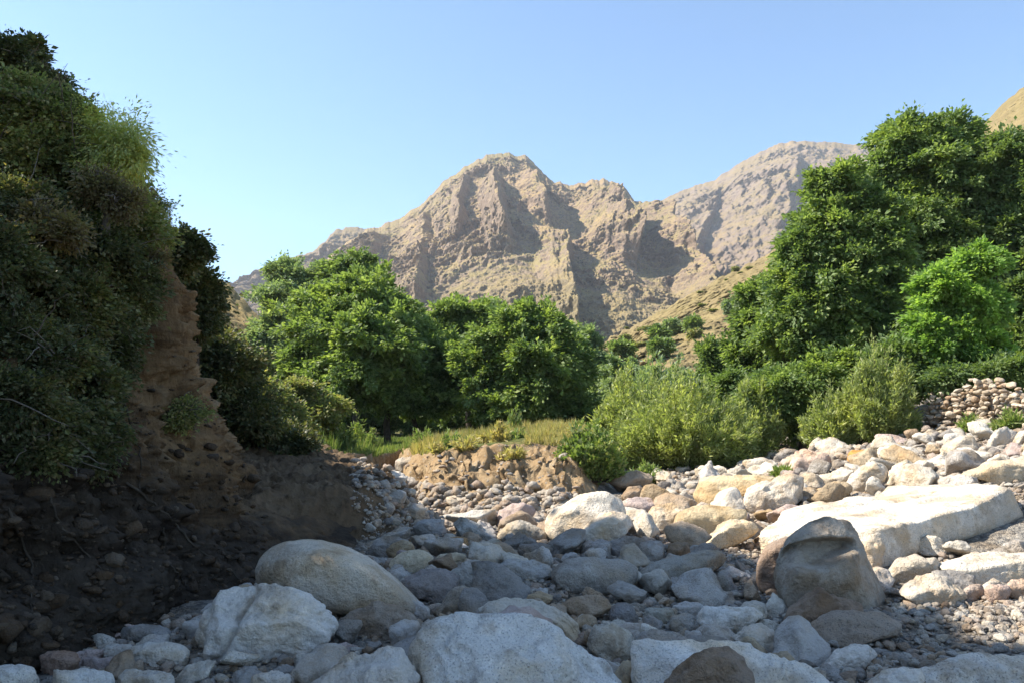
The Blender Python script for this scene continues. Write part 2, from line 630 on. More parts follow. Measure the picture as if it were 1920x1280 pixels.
def build_ground():
    a = np.concatenate([np.linspace(-180, -60, 70, endpoint=False), np.linspace(-60, -38, 60, endpoint=False), np.linspace(-38, 38, 720, endpoint=False),
                        np.linspace(38, 60, 60, endpoint=False), np.linspace(60, 180, 71)])
    a = np.radians(a)
    r = np.concatenate([[0.02], np.exp(np.linspace(math.log(.5), math.log(3.5), 40, endpoint=False)), np.exp(np.linspace(math.log(3.5), math.log(36), 560, endpoint=False)),
                        np.exp(np.linspace(math.log(36), math.log(90), 60, endpoint=False)), np.exp(np.linspace(math.log(90), math.log(1700), 40))])
    A, Rr = np.meshgrid(a, r, indexing='ij')
    x, y = Rr * np.sin(A), Rr * np.cos(A)
    z, mead, shelf = ground(x, y, True, True)
    V = np.stack([x, y, z], -1)
    # crumbly earth: push the bank faces in and out too
    bank = (mead * (1 - mead) * 4)[..., None]
    dv = np.stack([fbm(V * 2.3 + 50, 4, .6), fbm(V * 2.3 + 80, 4, .6), .5 * fbm(V * 5 + 20, 3)], -1)
    V = V + dv * .16 * bank + dv * .05 * shelf[..., None]
    V = V.reshape(-1, 3)
    Q = grid_faces(len(a), len(r))
    mc = mead.ravel()[Q].mean(1)
    sc = shelf.ravel()[Q].mean(1)
    xc, yc = x.ravel()[Q].mean(1), y.ravel()[Q].mean(1)
    cls = np.where(mc > .93, 3, np.where((mc > .06) & (xc < 2.3), 1, np.where((sc > .1) & (yc > 8.4) & (mc <= .93) & (xc < 2), 2, 0)))
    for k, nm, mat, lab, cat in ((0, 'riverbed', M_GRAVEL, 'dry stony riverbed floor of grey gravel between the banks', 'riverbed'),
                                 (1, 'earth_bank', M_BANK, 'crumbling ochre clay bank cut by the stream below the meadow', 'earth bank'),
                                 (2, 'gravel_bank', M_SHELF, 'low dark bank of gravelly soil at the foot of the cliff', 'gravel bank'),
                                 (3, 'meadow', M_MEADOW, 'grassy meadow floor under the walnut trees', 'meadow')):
        q = Q[cls == k]
        u, inv = np.unique(q, return_inverse=True)
        me = mesh_np(nm, V[u], inv.reshape(q.shape)[:, ::-1], mat)
        tag(link(nm, me), lab, cat, kind='structure')


build_ground()

# ------------------------------------------------------------------ the cliff on the left
CF = np.array([(-6.5, -18), (-5.4, -10), (-4.6, -4), (-4.0, 0), (-3.6, 3), (-3.3, 5), (-3.12, 6.5), (-3.05, 8), (-3.05, 9.2), (-3.4, 10.3), (-4.2, 12), (-4.9, 14.5), (-5.6, 17.5), (-6.6, 21), (-8.5, 27), (-13, 38), (-20, 50)])
CH = np.array([1.3, 1.3, 1.3, 1.25, 1.15, 1.05, 1.0, .98, .98, .84, .58, .46, .38, .34, .34, .4, .5])
PROF = np.array([(-1.2, -.35), (-.6, .0), (-.2, .22), (.16, .46), (.34, .85), (.6, 1.35), (.86, 1.9), (1.05, 2.4), (1.12, 2.9), (1.24, 3.25), (1.5, 3.8), (1.9, 4.25), (2.7, 4.6), (5, 4.9), (12, 5.0), (30, 5.5)])


def build_cliff():
    t = np.linspace(0, len(CF) - 1, 900)
    k = np.arange(len(CF))
    # smooth the foot line
    fx, fy, fh = (np.interp(t, k, v) for v in (CF[:, 0], CF[:, 1], CH))
    ker = np.hanning(41)
    ker /= ker.sum()
    sm = lambda v: np.convolve(np.pad(v, 20, mode='edge'), ker, 'valid')
    fx, fy, fh = sm(fx), sm(fy), sm(fh)
    tx, ty = np.gradient(fx), np.gradient(fy)
    ln = np.hypot(tx, ty)
    nx, ny = -ty / ln, tx / ln            # points into the hill
    seg = np.concatenate([[0], np.cumsum(np.hypot(np.diff(PROF[:, 0]), np.diff(PROF[:, 1])))])
    v = np.concatenate([np.linspace(0, seg[12], 290, endpoint=False), np.linspace(seg[12], seg[-1], 40)])
    po, pz = np.interp(v, seg, PROF[:, 0]), np.interp(v, seg, PROF[:, 1])
    off = po[None, :] * (.55 + .45 * fh[:, None])
    off = np.where(off < 0, off * np.interp(fy, [7.2, 9.3, 13, 18], [.22, 1.25, 1.2, .6])[:, None], off)
    off = off + (np.interp(fy, [-5, 3, 6, 8, 9], [0, .5, .55, .2, 0])[:, None]) * (pz[None, :] / 4).clip(0, 1) * 1.2
    z = pz[None, :] * fh[:, None] + ground(fx, fy, False).clip(-.2, 1.2)[:, None]
    x = fx[:, None] + nx[:, None] * off
    y = fy[:, None] + ny[:, None] * off
    hill = np.interp(y, [-20, -4, 2, 7.5, 9.0, 11.3, 13, 15.6, 16.6, 20, 26], [6, 6.5, 6.8, 6.8, 8.2, 9.9, 9.4, 8.0, 7.0, 5, 3])
    z = z + sstep(-8.0, -9.8, x) * np.maximum(0, hill - z)
    V = np.stack([x, y, z], -1)
    face = (pz.clip(0, 4.5) + .4).clip(0, 1)[None, :]
    al = np.cumsum(ln)[:, None] + 0 * z
    # erosion flutes running down the face, then rough crumbling
    fl = ridged(p3(al * 1.15, z * .28, 1.0), 4, .55)
    ro = fbm(V * 1.1 + 3, 5, .55)
    D = face * (.22 * fl + .22 * ro + .09 * ridged(p3(al * 4, z * .9, 4.0), 4, .6)) + .07 * ridged(V * 4.0, 5, .65) * face + .05 * ro
    D -= face * .36
    D += .11 * face * ridged(V * 1.3 + 21, 4, .6) - .04
    gu = sstep(.35, .75, ridged(p3(al * .55, z * .12, 8.0), 3))
    D -= .22 * face * gu
    V[..., 0] -= nx[:, None] * D
    V[..., 1] -= ny[:, None] * D
    V[..., 2] += .08 * fbm(V * 1.7 + 9, 4)
    global CLIFF_BVH
    from mathutils.bvhtree import BVHTree
    CLIFF_BVH = BVHTree.FromPolygons([tuple(q) for q in V[::3, ::3].reshape(-1, 3)], [tuple(q) for q in grid_faces(*V[::3, ::3].shape[:2]).tolist()])
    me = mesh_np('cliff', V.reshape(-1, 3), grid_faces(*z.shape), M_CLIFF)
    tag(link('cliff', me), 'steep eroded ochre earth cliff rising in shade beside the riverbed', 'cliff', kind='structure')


build_cliff()

# ------------------------------------------------------------------ mountains and hills
def ridge_sheet(name, sky, foot, mat, label, cat, ns=500, nv=220, spurs=(), amp=20, fscale=.012, prof=1.25, back=200, crag=0, seed=0, jag=3, vmask=None):
    """sky, foot: lists of (px, py, distance); a hillside from the crest down to the foot, with a back slope"""
    sky, foot = np.array(sky, float), np.array(foot, float)
    s = np.linspace(sky[0, 0], sky[-1, 0], ns)
    top = P(s, np.interp(s, sky[:, 0], sky[:, 1]), np.interp(s, sky[:, 0], sky[:, 2]))
    fpx = np.interp(np.linspace(0, 1, ns), np.linspace(0, 1, len(foot)), foot[:, 0])
    ft = P(fpx, np.interp(np.linspace(0, 1, ns), np.linspace(0, 1, len(foot)), foot[:, 1]), np.interp(np.linspace(0, 1, ns), np.linspace(0, 1, len(foot)), foot[:, 2]))
    v = np.linspace(0, 1, nv)
    V = top[:, None] * (1 - v)[None, :, None] + ft[:, None] * v[None, :, None]
    zt, zf = top[:, None, 2], ft[:, None, 2]
    V[..., 2] = zf + (zt - zf) * (1 - v[None, :]) ** prof
    sv = s[:, None] + 0 * v[None, :]
    vv = v[None, :] + 0 * s[:, None]
    D = np.zeros_like(sv)
    wob = 14 * fbm(p3(sv * .02, vv * 7, seed + 3), 4)
    for line, A, wl, wr, v0, v1 in spurs:
        line = np.array(line, float)
        c = np.interp(vv, line[:, 1], line[:, 0])
        dx = sv - c + wob * .55
        pr = np.where(dx < 0, np.maximum(0, 1 + dx / wl), np.maximum(0, 1 - dx / wr))
        D += .85 * A * pr * (1 + .25 * fbm(p3(sv * .05, vv * 12, seed), 3)) * sstep(v0, v0 + .06, vv) * sstep(v1, v1 - .12, vv)
    q = V * fscale + seed
    q2 = q.copy()
    q2[..., 2] *= .45
    q2[..., 1] *= .45
    env = sstep(0, .10, vv) * (.35 + .75 * sstep(-.25, .45, fbm(q * .55 + 11, 3)))
    n1 = ridged(q2, 7, .6)
    D += env * amp * (n1 - .3) + .55 * amp * fbm(q * 5, 6, .65) * (.25 + .75 * env)
    if crag:
        cm = sstep(.0, .35, fbm(q * .8 + 7, 3) + .12) if vmask is None else vmask(sv, vv)
        cr = ridged(p3(V[..., 0] * fscale * 4, V[..., 1] * fscale, V[..., 2] * fscale * 1.6), 5, .6)
        D += crag * cm * (cr - .2) * (.3 + .7 * env)
    D *= sstep(.0, .07, vv)
    V[..., 1] -= D
    V[..., 2] += D * .12 * sstep(.1, .4, vv)
    V[..., 1] -= .12 * amp * fbm(V * fscale * 9, 5, .65) * sstep(0, .05, vv)
    V[..., 2] += jag * fbm(p3(sv * .05, 0 * sv, seed), 5, .6) * (1 - vv) ** 3
    nb = 40
    w = np.linspace(1, 0, nb, endpoint=False)
    B = V[:, :1] + np.array([0, 1, 0]) * back * w[None, :, None]
    B[..., 2] = V[:, :1, 2] * (1 - w[None, :] ** 1.3) - 8 * w[None, :] + amp * .3 * fbm(B * fscale, 4) * w * (1 - w) * 4
    V = np.concatenate([B, V], 1)
    me = mesh_np(name, V.reshape(-1, 3), grid_faces(*V.shape[:2]), mat)
    o = link(name, me)
    tag(o, label, cat, kind='structure')
    return V


M_MT = mat_mountain('mauve rock and dry grass', (.15, .11, .082), (.29, .215, .155), (.32, .23, .115), (.24, .195, .09), .03, .9, .24, .56)
M_MT2 = mat_mountain('far ridge rock', (.17, .13, .10), (.25, .19, .145), (.275, .20, .11), (.225, .17, .09), .012, .6, .40, .72)
M_HILL = mat_mountain('dry golden hillside', (.165, .125, .065), (.235, .18, .095), (.28, .215, .105), (.215, .17, .075), .12, .75, .1, .3)

spurs = [([(925, 0), (918, .3), (926, .75)], 60, 34, 17, .16, .62),
         ([(985, 0), (1003, .25), (1024, .6)], 55, 46, 15, .14, .46),
         ([(880, 0), (852, .3), (850, .6)], 40, 22, 10, .10, .5),
         ([(800, 0), (790, .4), (760, .8)], 32, 50, 10, .12, .8),
         ([(1130, 0), (1150, .3), (1190, .7)], 70, 90, 9, .15, .6),
         ([(1222, 0), (1242, .22), (1290, .6), (1310, .8)], 80, 46, 20, .03, .95),
         ([(720, 0), (700, .4), (680, .8)], 30, 50, 9, .10, .8),
         ([(1040, .4), (1035, .7), (1030, 1)], 50, 60, 16, .45, 1.0)]
ridge_sheet('mountain', [(520, 560, 900), (590, 505, 900), (640, 462, 920), (690, 432, 940), (740, 414, 960), (790, 384, 980), (812, 362, 980), (830, 341, 990), (880, 309, 1000), (905, 295, 1000), (925, 288, 1000), (955, 288, 1000), (985, 293, 1000), (1005, 310, 995),
                     (1040, 344, 990), (1080, 346, 985), (1105, 340, 980), (1130, 335, 980), (1165, 347, 975), (1190, 376, 970), (1225, 386, 965), (1250, 410, 950), (1290, 458, 930), (1330, 490, 910), (1360, 530, 890), (1400, 600, 850)],
            [(420, 700, 450), (700, 700, 440), (950, 680, 430), (1100, 680, 430), (1250, 690, 430), (1420, 690, 440)],
            M_MT, 'rugged mauve brown mountain with twin rocky summits behind the trees', 'mountain', 900, 460, spurs, 8.5, .019, 1.12, 300, 7.5, 2, 3)
ridge_sheet('mountain', [(380, 590, 1250), (440, 537, 1250), (500, 508, 1260), (560, 482, 1270), (590, 470, 1280), (620, 440, 1290), (650, 424, 1300), (690, 430, 1300), (720, 440, 1300), (800, 470, 1290), (900, 520, 1280)],
            [(300, 690, 800), (600, 690, 800), (950, 690, 800)], M_MT2, 'hazy blue grey ridge low in the gap left of the main summit', 'mountain', 300, 160, (), 30, .008, 1.1, 250, 14, 1, 4)
ridge_sheet('mountain', [(1130, 470, 1500), (1200, 402, 1500), (1235, 378, 1500), (1290, 352, 1500), (1340, 338, 1500), (1380, 310, 1500), (1420, 288, 1500), (1455, 272, 1500), (1480, 265, 1500), (1540, 266, 1490), (1620, 272, 1480), (1720, 300, 1470), (1850, 340, 1450), (2000, 400, 1440)],
            [(1000, 640, 900), (1300, 640, 880), (1600, 640, 860), (2100, 640, 860)], M_MT2, 'broad smooth tan ridge behind and right of the twin summits', 'mountain', 500, 240,
            [([(1330, 0), (1350, .5), (1330, 1)], 45, 80, 24, .12, .9), ([(1480, 0), (1500, .5), (1520, 1)], 50, 110, 30, .12, .9)], 16, .010, 1.05, 250, 16, 9, 3)
HILLV = ridge_sheet('hill', [(1040, 690, 120), (1100, 656, 125), (1150, 632, 130), (1200, 603, 136), (1250, 578, 142), (1300, 549, 148), (1350, 522, 154), (1400, 497, 160), (1460, 466, 166), (1560, 400, 176), (1700, 325, 190), (1840, 238, 200), (1880, 195, 200), (1920, 163, 200), (2000, 100, 205), (2300, -60, 220)],
            [(1000, 770, 62), (1200, 765, 56), (1500, 765, 52), (1900, 740, 50), (2600, 740, 50)], M_HILL, 'golden dry grass hillside sloping down from the right', 'hill', 420, 240, (), 2.6, .05, 1.0, 60, .8, 4, .5)
ridge_sheet('hill', [(-200, 300, 80), (200, 420, 78), (330, 478, 76), (380, 508, 74), (430, 533, 72), (460, 565, 70), (500, 610, 66), (540, 690, 60), (600, 800, 52)],
            [(-300, 800, 45), (300, 790, 44), (640, 812, 44)], M_HILL, 'small ochre scrubby slope behind the shaded cliff', 'hill', 200, 140, (), 2.4, .09, 1.0, 40, .8, 7, .3)

# ------------------------------------------------------------------ boulders
GREY, PALE, WHITE, CREAM, TAN, PINK, BROWN, DARK, ORANGE = ((.40, .40, .40), (.50, .48, .44), (.60, .57, .51), (.54, .47, .35), (.40, .32, .21), (.42, .32, .27), (.24, .19, .15), (.23, .225, .22), (.42, .25, .10))


def bb(x0, y0, x1, y1, seed=0, n=11):
    r = np.random.default_rng(int(x0 * 7 + y0 * 3 + seed))
    a = np.sort(np.linspace(0, 2 * math.pi, n, endpoint=False) + r.uniform(-.22, .22, n))
    e = .72
    cx, sy = np.cos(a), np.sin(a)
    k = r.uniform(.86, 1.0, n)
    return [((x0 + x1) / 2 + (x1 - x0) / 2 * np.sign(c) * abs(c) ** e * q, (y0 + y1) / 2 + (y1 - y0) / 2 * np.sign(s) * abs(s) ** e * q) for c, s, q in zip(cx, sy, k)]


# (label, outline, colour, options)
B = [
 ('huge smooth egg shaped grey boulder lying at the foot of the cliff', [(473, 1065), (482, 1040), (515, 1012), (560, 1001), (600, 1003), (650, 1020), (700, 1048), (740, 1080), (775, 1108), (798, 1135), (807, 1158), (790, 1172), (740, 1165), (650, 1170), (580, 1150), (510, 1120), (476, 1095)], (.50, .455, .39), dict(k=9, amp=.02, d=7.0, crest=.05, chip=.15)),
 ('large grey white boulder split by a dark crease, in front of the egg shaped boulder', [(357, 1185), (365, 1150), (400, 1120), (440, 1101), (500, 1103), (560, 1115), (605, 1138), (634, 1168), (628, 1195), (600, 1215), (560, 1235), (500, 1250), (440, 1255), (380, 1245), (360, 1215)], (.47, .47, .47), dict(k=26, amp=.05, crest=.24, d=5.75, groove=([(478, 1104), (462, 1135), (440, 1165), (424, 1200), (398, 1245)], .07, 7, .06), sub=6)),
 ('mottled brown rock wedged under the right end of the egg shaped boulder', [(637, 1170), (668, 1138), (710, 1130), (745, 1138), (788, 1168), (772, 1195), (730, 1205), (690, 1212), (650, 1215), (635, 1195)], (.30, .26, .22), dict(k=18, amp=.06, d=6.2)),
 ('biggest flat topped blue grey boulder in the middle of the front edge', [(757, 1205), (775, 1177), (812, 1159), (880, 1157), (960, 1160), (1020, 1166), (1060, 1186), (1110, 1226), (1172, 1285), (1215, 1350), (900, 1390), (790, 1310), (762, 1255)], (.46, .47, .48), dict(k=20, amp=.045, crest=.24, d=4.75, tk=.6)),
 ('sloping rough grey boulder left of the biggest flat topped boulder', [(560, 1300), (600, 1260), (650, 1230), (700, 1213), (750, 1207), (775, 1240), (800, 1280), (815, 1350), (600, 1370)], (.42, .41, .40), dict(k=18, amp=.06, d=4.6, crest=.2)),
 ('broad pale slab at the front edge right of the biggest flat topped boulder', [(1180, 1200), (1260, 1192), (1340, 1194), (1400, 1200), (1440, 1214), (1495, 1246), (1555, 1284), (1590, 1350), (1230, 1370), (1180, 1290), (1178, 1235)], (.47, .47, .47), dict(k=20, amp=.04, crest=.26, d=4.95, tk=.55)),
 ('dark brown rough boulder standing against the broad pale front slab', [(1248, 1280), (1280, 1243), (1320, 1221), (1362, 1216), (1392, 1237), (1427, 1284), (1435, 1340), (1250, 1345)], (.25, .20, .16), dict(k=18, amp=.06, d=4.35, tk=.5)),
 ('long grey humped boulder cut by the right front corner', [(1690, 1300), (1720, 1255), (1790, 1226), (1860, 1216), (1930, 1224), (2000, 1260), (2010, 1360), (1700, 1370)], (.44, .43, .42), dict(k=16, amp=.05, d=4.95, tk=.5)),
 ('low pale rock tucked left of the humped corner boulder', [(1615, 1300), (1650, 1258), (1690, 1243), (1730, 1252), (1745, 1290), (1730, 1340), (1640, 1340)], (.45, .44, .43), dict(d=4.85, amp=.06)),
 ('pale wedge rock on gravel in front of the grey brown flat rock', [(1545, 1250), (1565, 1217), (1592, 1203), (1630, 1208), (1645, 1228), (1612, 1258), (1560, 1265)], (.44, .43, .42), {}),
 ('tall split boulder with an overhanging lip and notch, standing above the rubble', [(1447, 1082), (1455, 1050), (1480, 1010), (1510, 985), (1545, 972), (1590, 971), (1606, 995), (1622, 1042), (1642, 1092), (1661, 1132), (1640, 1148), (1600, 1150), (1550, 1145), (1500, 1148), (1480, 1145), (1455, 1110)], (.36, .32, .27), dict(k=24, amp=.03, crest=.25, d=7.45, notch=True, sub=6, tk=.8)),
 ('dark rounded boulder leaning behind the left side of the split boulder', [(1417, 1075), (1425, 1040), (1447, 1015), (1487, 1000), (1505, 1015), (1490, 1060), (1470, 1100), (1440, 1110), (1420, 1100)], (.27, .21, .17), dict(k=12, amp=.03, d=7.95)),
 ('coarse speckled brown triangular rock in front of the split boulder', [(1462, 1205), (1480, 1150), (1510, 1121), (1536, 1099), (1572, 1110), (1612, 1130), (1620, 1165), (1580, 1195), (1540, 1210), (1480, 1218)], (.27, .205, .155), dict(k=24, amp=.06, d=6.75)),
 ('smooth grey brown flat rock with a dark underside, beside the triangular rock', [(1518, 1172), (1560, 1146), (1612, 1140), (1652, 1143), (1692, 1166), (1675, 1188), (1625, 1205), (1570, 1216), (1530, 1212), (1518, 1195)], (.31, .26, .215), dict(k=20, amp=.04, d=6.3)),
 ('small white pointed stone left of the split boulder', [(1431, 1145), (1448, 1104), (1466, 1124), (1480, 1148), (1476, 1172), (1445, 1174)], WHITE, dict(k=26, d=7.1)),
 ('mid grey low flat rock in the shaded middle of the bed', [(1030, 1078), (1060, 1048), (1110, 1041), (1165, 1047), (1196, 1066), (1192, 1095), (1150, 1112), (1090, 1115), (1040, 1102)], (.30, .285, .265), dict(k=12, amp=.04)),
 ('long flat grey rock slanting up to the right in the shade', [(1197, 1072), (1215, 1060), (1260, 1044), (1310, 1032), (1350, 1029), (1364, 1046), (1345, 1064), (1292, 1083), (1240, 1098), (1205, 1094)], (.36, .355, .33), dict(k=16, amp=.04)),
 ('blue grey flat rock with a crack, in front of the white pointed stone', [(1303, 1163), (1320, 1136), (1360, 1130), (1415, 1134), (1432, 1152), (1405, 1176), (1370, 1196), (1330, 1194)], (.43, .44, .45), dict(k=20, amp=.05)),
 ('rounded pale cobble behind the end of the broad front slab', [(1372, 1195), (1390, 1172), (1416, 1164), (1446, 1180), (1468, 1207), (1462, 1232), (1420, 1232)], (.40, .39, .38), dict(amp=.06)),
 ('long tilted grey slab just behind the biggest flat topped boulder', [(900, 1140), (950, 1115), (1000, 1118), (1040, 1138), (1072, 1165), (1095, 1202), (1060, 1215), (980, 1200), (915, 1175)], (.33, .315, .29), dict(k=18, amp=.05)),
 ('brown peaked rock left of the long tilted slab', [(812, 1150), (845, 1105), (870, 1095), (902, 1108), (918, 1135), (900, 1162), (840, 1165)], (.32, .29, .25), dict(k=24)),
 ('dark purple grey rock touching the right shoulder of the egg shaped boulder', [(755, 1088), (790, 1065), (830, 1061), (865, 1078), (862, 1112), (835, 1135), (800, 1135), (770, 1110)], (.23, .21, .205), {}),
 ('plain grey rounded rock right of the dark purple rock', [(838, 1072), (870, 1053), (900, 1047), (924, 1066), (922, 1092), (892, 1110), (850, 1100)], (.33, .32, .30), {}),
 ('sunlit cream boulder beside the egg shaped boulder', [(729, 1058), (745, 1037), (775, 1027), (800, 1034), (820, 1056), (804, 1070), (760, 1077), (735, 1074)], CREAM, dict(k=12, amp=.04)),
 ('rust tan bent stone on top of the sunlit cream stones', bb(828, 1003, 880, 1038), (.36, .24, .13), {}),
 ('pale yellow stone in front of the rust tan stone', bb(812, 1032, 882, 1066), CREAM, {}),
 ('mustard flat stone right of the rust tan stone', bb(874, 1017, 948, 1046), (.50, .40, .24), {}),
 ('grey oblong rock with a black gap under it', [(923, 1074), (950, 1048), (1000, 1047), (1030, 1058), (1037, 1080), (1002, 1094), (945, 1095)], (.35, .345, .335), {}),
 ('dark smooth rock perched behind the grey oblong rock', bb(966, 1013, 1038, 1052), (.25, .24, .235), dict(k=12)),
 ('grey and tan rounded rock on the shadow edge left of the white boulders', [(930, 1008), (945, 985), (975, 972), (1000, 980), (1024, 995), (1022, 1015), (980, 1021), (940, 1019)], (.37, .345, .30), dict(k=12)),
 ('grey tilted slab pointing right at the end of the channel', [(850, 980), (864, 967), (900, 984), (932, 1006), (918, 1022), (868, 1018)], (.36, .36, .35), {}),
 ('largest bright white boulder leaning beside the clay bank', [(1018, 988), (1025, 965), (1060, 938), (1110, 917), (1150, 915), (1171, 940), (1172, 970), (1120, 1000), (1080, 1015), (1050, 1024), (1025, 1010)], (.62, .58, .51), dict(k=12, amp=.03, crest=.12)),
 ('white flat sided boulder in front of the largest white one', [(1063, 1020), (1090, 990), (1120, 965), (1150, 955), (1178, 961), (1186, 985), (1160, 1012), (1120, 1028), (1080, 1030)], (.60, .56, .50), dict(k=20, amp=.04)),
 ('little white block right of the white flat sided boulder', bb(1174, 970, 1230, 1011), WHITE, {}),
 ('cream boulder with a shaded right side, between white and tan boulders', [(1206, 970), (1225, 947), (1260, 941), (1287, 950), (1280, 985), (1260, 1003), (1225, 995)], (.55, .49, .40), dict(k=18)),
 ('rounded tan boulder right of the cream boulder', [(1262, 990), (1270, 960), (1300, 947), (1350, 949), (1402, 955), (1396, 982), (1350, 1000), (1310, 1016), (1275, 1014)], (.45, .375, .25), dict(k=12, amp=.03)),
 ('low cream boulder in front of the rounded tan boulder', [(1315, 1020), (1340, 990), (1375, 975), (1412, 978), (1424, 990), (1395, 1008), (1350, 1028), (1328, 1034)], (.50, .43, .32), dict(k=14)),
 ('big golden yellow boulder below the feathery bush', [(1299, 930), (1310, 901), (1350, 888), (1400, 889), (1450, 887), (1478, 900), (1450, 925), (1405, 946), (1350, 954), (1310, 948)], (.55, .46, .31), dict(k=14, amp=.04)),
 ('pale streaked boulder in front of the golden yellow boulder', [(1379, 950), (1400, 920), (1440, 900), (1480, 885), (1503, 900), (1502, 935), (1455, 958), (1400, 967)], (.55, .50, .43), dict(k=20, amp=.06)),
 ('tan grey triangular block at the upper end of the great slab', bb(1460, 910, 1545, 954), (.43, .37, .29), dict(k=24)),
 ('pinkish boulder among the far stones at the foot of the bushes', [(1477, 876), (1490, 848), (1520, 840), (1552, 850), (1563, 870), (1532, 886), (1490, 890)], (.50, .39, .32), {}),
 ('cream cube of stone on top of the pinkish boulder', bb(1476, 819, 1545, 848), (.50, .42, .32), dict(k=24)),
 ('white boulder with a rounded back above the middle of the great slab', [(1584, 908), (1610, 876), (1640, 861), (1664, 880), (1664, 910), (1642, 925), (1600, 928)], (.58, .54, .47), dict(k=14)),
 ('cream pyramid boulder right of the rounded white boulder', [(1659, 908), (1670, 880), (1700, 861), (1727, 875), (1738, 897), (1705, 918)], (.55, .49, .40), dict(k=22)),
 ('bright orange rock among the white stones', bb(1588, 841, 1632, 874), (.50, .28, .09), {}),
 ('wide white flat stone behind the bright orange rock', bb(1636, 834, 1735, 870), WHITE, dict(k=20)),
 ('large cream flat topped boulder at the right edge above the great slab', [(1806, 888), (1850, 866), (1900, 858), (1945, 862), (1950, 895), (1890, 910), (1850, 902)], (.53, .46, .35), dict(k=20)),
 ('pale grey cube boulder below the dry stone wall', bb(1768, 808, 1815, 848), (.50, .47, .43), dict(k=26)),
 ('long low white slab at the right edge in front of the great slab', [(1758, 1058), (1800, 1041), (1880, 1035), (1950, 1033), (1960, 1078), (1870, 1080), (1800, 1092), (1763, 1082)], (.58, .54, .47), dict(k=22, amp=.03, crest=.2)),
 ('wedge shaped grey cream rock right of the split boulder', [(1653, 1084), (1680, 1050), (1720, 1037), (1757, 1039), (1768, 1066), (1745, 1082), (1700, 1094), (1670, 1098)], (.45, .40, .33), dict(k=24)),
 ('white blocky rock in front of the wedge shaped rock', [(1688, 1110), (1710, 1080), (1760, 1074), (1802, 1090), (1818, 1124), (1785, 1143), (1730, 1140)], (.52, .47, .40), dict(k=22, amp=.05)),
 ('upright white splinter standing behind the split boulder', [(1617, 1066), (1619, 1010), (1640, 994), (1657, 1020), (1655, 1062), (1638, 1076)], (.52, .48, .42), dict(k=26, tk=.9)),
 ('pink grey pointed rock below the long low white slab', bb(1845, 1093, 1897, 1134), (.42, .33, .29), dict(k=24)),
 ('reddish chunk of rock at the right edge below the white slab', bb(1888, 1083, 1945, 1128), (.42, .34, .29), dict(k=24)),
 ('small mauve rock between the white blocky rock and the pink pointed rock', bb(1805, 1092, 1850, 1128), (.36, .31, .28), {}),
 ('smooth pale stone left of the creased boulder', bb(238, 1196, 358, 1256), (.43, .44, .45), dict(k=14, tk=.7)),
 ('bluish stone at the foot of the dark cliff', bb(186, 1203, 262, 1250), (.38, .39, .40), {}),
 ('flat dark stone behind the smooth pale stone', bb(218, 1168, 326, 1204), (.30, .30, .30), dict(k=20)),
 ('reddish brown stone at the left end of the stones', bb(74, 1214, 152, 1270), (.30, .22, .18), {}),
 ('pale boulder cut by the lower left corner', bb(-60, 1238, 84, 1320), (.45, .46, .47), {}),
 ('low rounded grey stone along the lower left edge', bb(86, 1248, 218, 1320), (.42, .43, .44), {}),
 ('mauve flat stone between the bluish stone and the lower left edge', bb(150, 1226, 245, 1262), (.33, .28, .27), {}),
 ('grey tumbled stone at the bottom edge under the creased boulder', bb(215, 1252, 330, 1310), (.36, .36, .36), {}),
 ('grey white cobble at the bottom edge left of the sloping boulder', bb(466, 1252, 560, 1320), (.42, .41, .40), {}),
 ('speckled stone between the creased boulder and the sloping boulder', bb(545, 1222, 640, 1268), (.36, .36, .36), {}),
 ('upright grey cobble between the two big front slabs', [(1100, 1205), (1115, 1170), (1150, 1166), (1180, 1184), (1194, 1218), (1176, 1252), (1130, 1248)], (.35, .34, .315), dict(k=18)),
 ('small pale stone peeping over the broad front slab', bb(1172, 1166, 1240, 1204), (.40, .39, .37), {}),
 ('tan rough lump beside the tip of the long tilted slab', bb(1066, 1148, 1122, 1196), (.34, .28, .21), dict(amp=.08)),
 ('dark slate stone in the middle of the shaded rubble', bb(1138, 1124, 1196, 1182), (.20, .195, .20), {}),
 ('flat greenish grey stone right of the dark slate stone', bb(1203, 1135, 1268, 1174), (.31, .30, .265), {}),
 ('grey stone left of the blue grey cracked rock', bb(1252, 1146, 1308, 1188), (.38, .38, .38), {}),
 ('low brown grey stone above the dark slate stone', bb(1066, 1118, 1142, 1158), (.30, .28, .26), {}),
 ('flat grey slate lying behind the blue grey cracked rock', bb(1262, 1090, 1345, 1132), (.29, .28, .27), dict(k=22)),
 ('sunlit white boulder at the far end of the channel', [(688, 918), (700, 890), (740, 879), (768, 890), (756, 910), (712, 922)], (.58, .54, .49), dict(k=20)),
 ('dark topped boulder behind the far white channel boulder', bb(736, 854, 794, 886), (.40, .37, .33), {}),
 ('grey boulder at the corner of the clay bank', bb(736, 890, 792, 928), (.40, .38, .36), {}),
 ('flat pale stone at the foot of the clay bank', bb(834, 926, 888, 948), (.46, .42, .36), {}),
 ('long flat pale rock along the edge of the dark gravel bank', bb(676, 914, 768, 946), (.36, .35, .33), dict(k=20)),
 ('blue grey stone on the shadow edge below the clay bank', bb(770, 968, 842, 1010), (.33, .33, .33), {}),
 ('dusky flat rock between the egg shaped boulder and the channel', bb(690, 1000, 770, 1050), (.27, .26, .25), {}),
 ('grey stone on the shadow edge in front of the white boulders', bb(1086, 1008, 1150, 1044), (.30, .28, .27), {}),
 ('dark lump right of the shadow edge stone', bb(1140, 1002, 1212, 1052), (.25, .235, .225), {}),
 ('square grey stone left of the long slanting rock', bb(1190, 1008, 1250, 1062), (.33, .315, .30), {}),
]
FOOT = []          # (x, y, r, px, py, short name) of what already lies in the bed


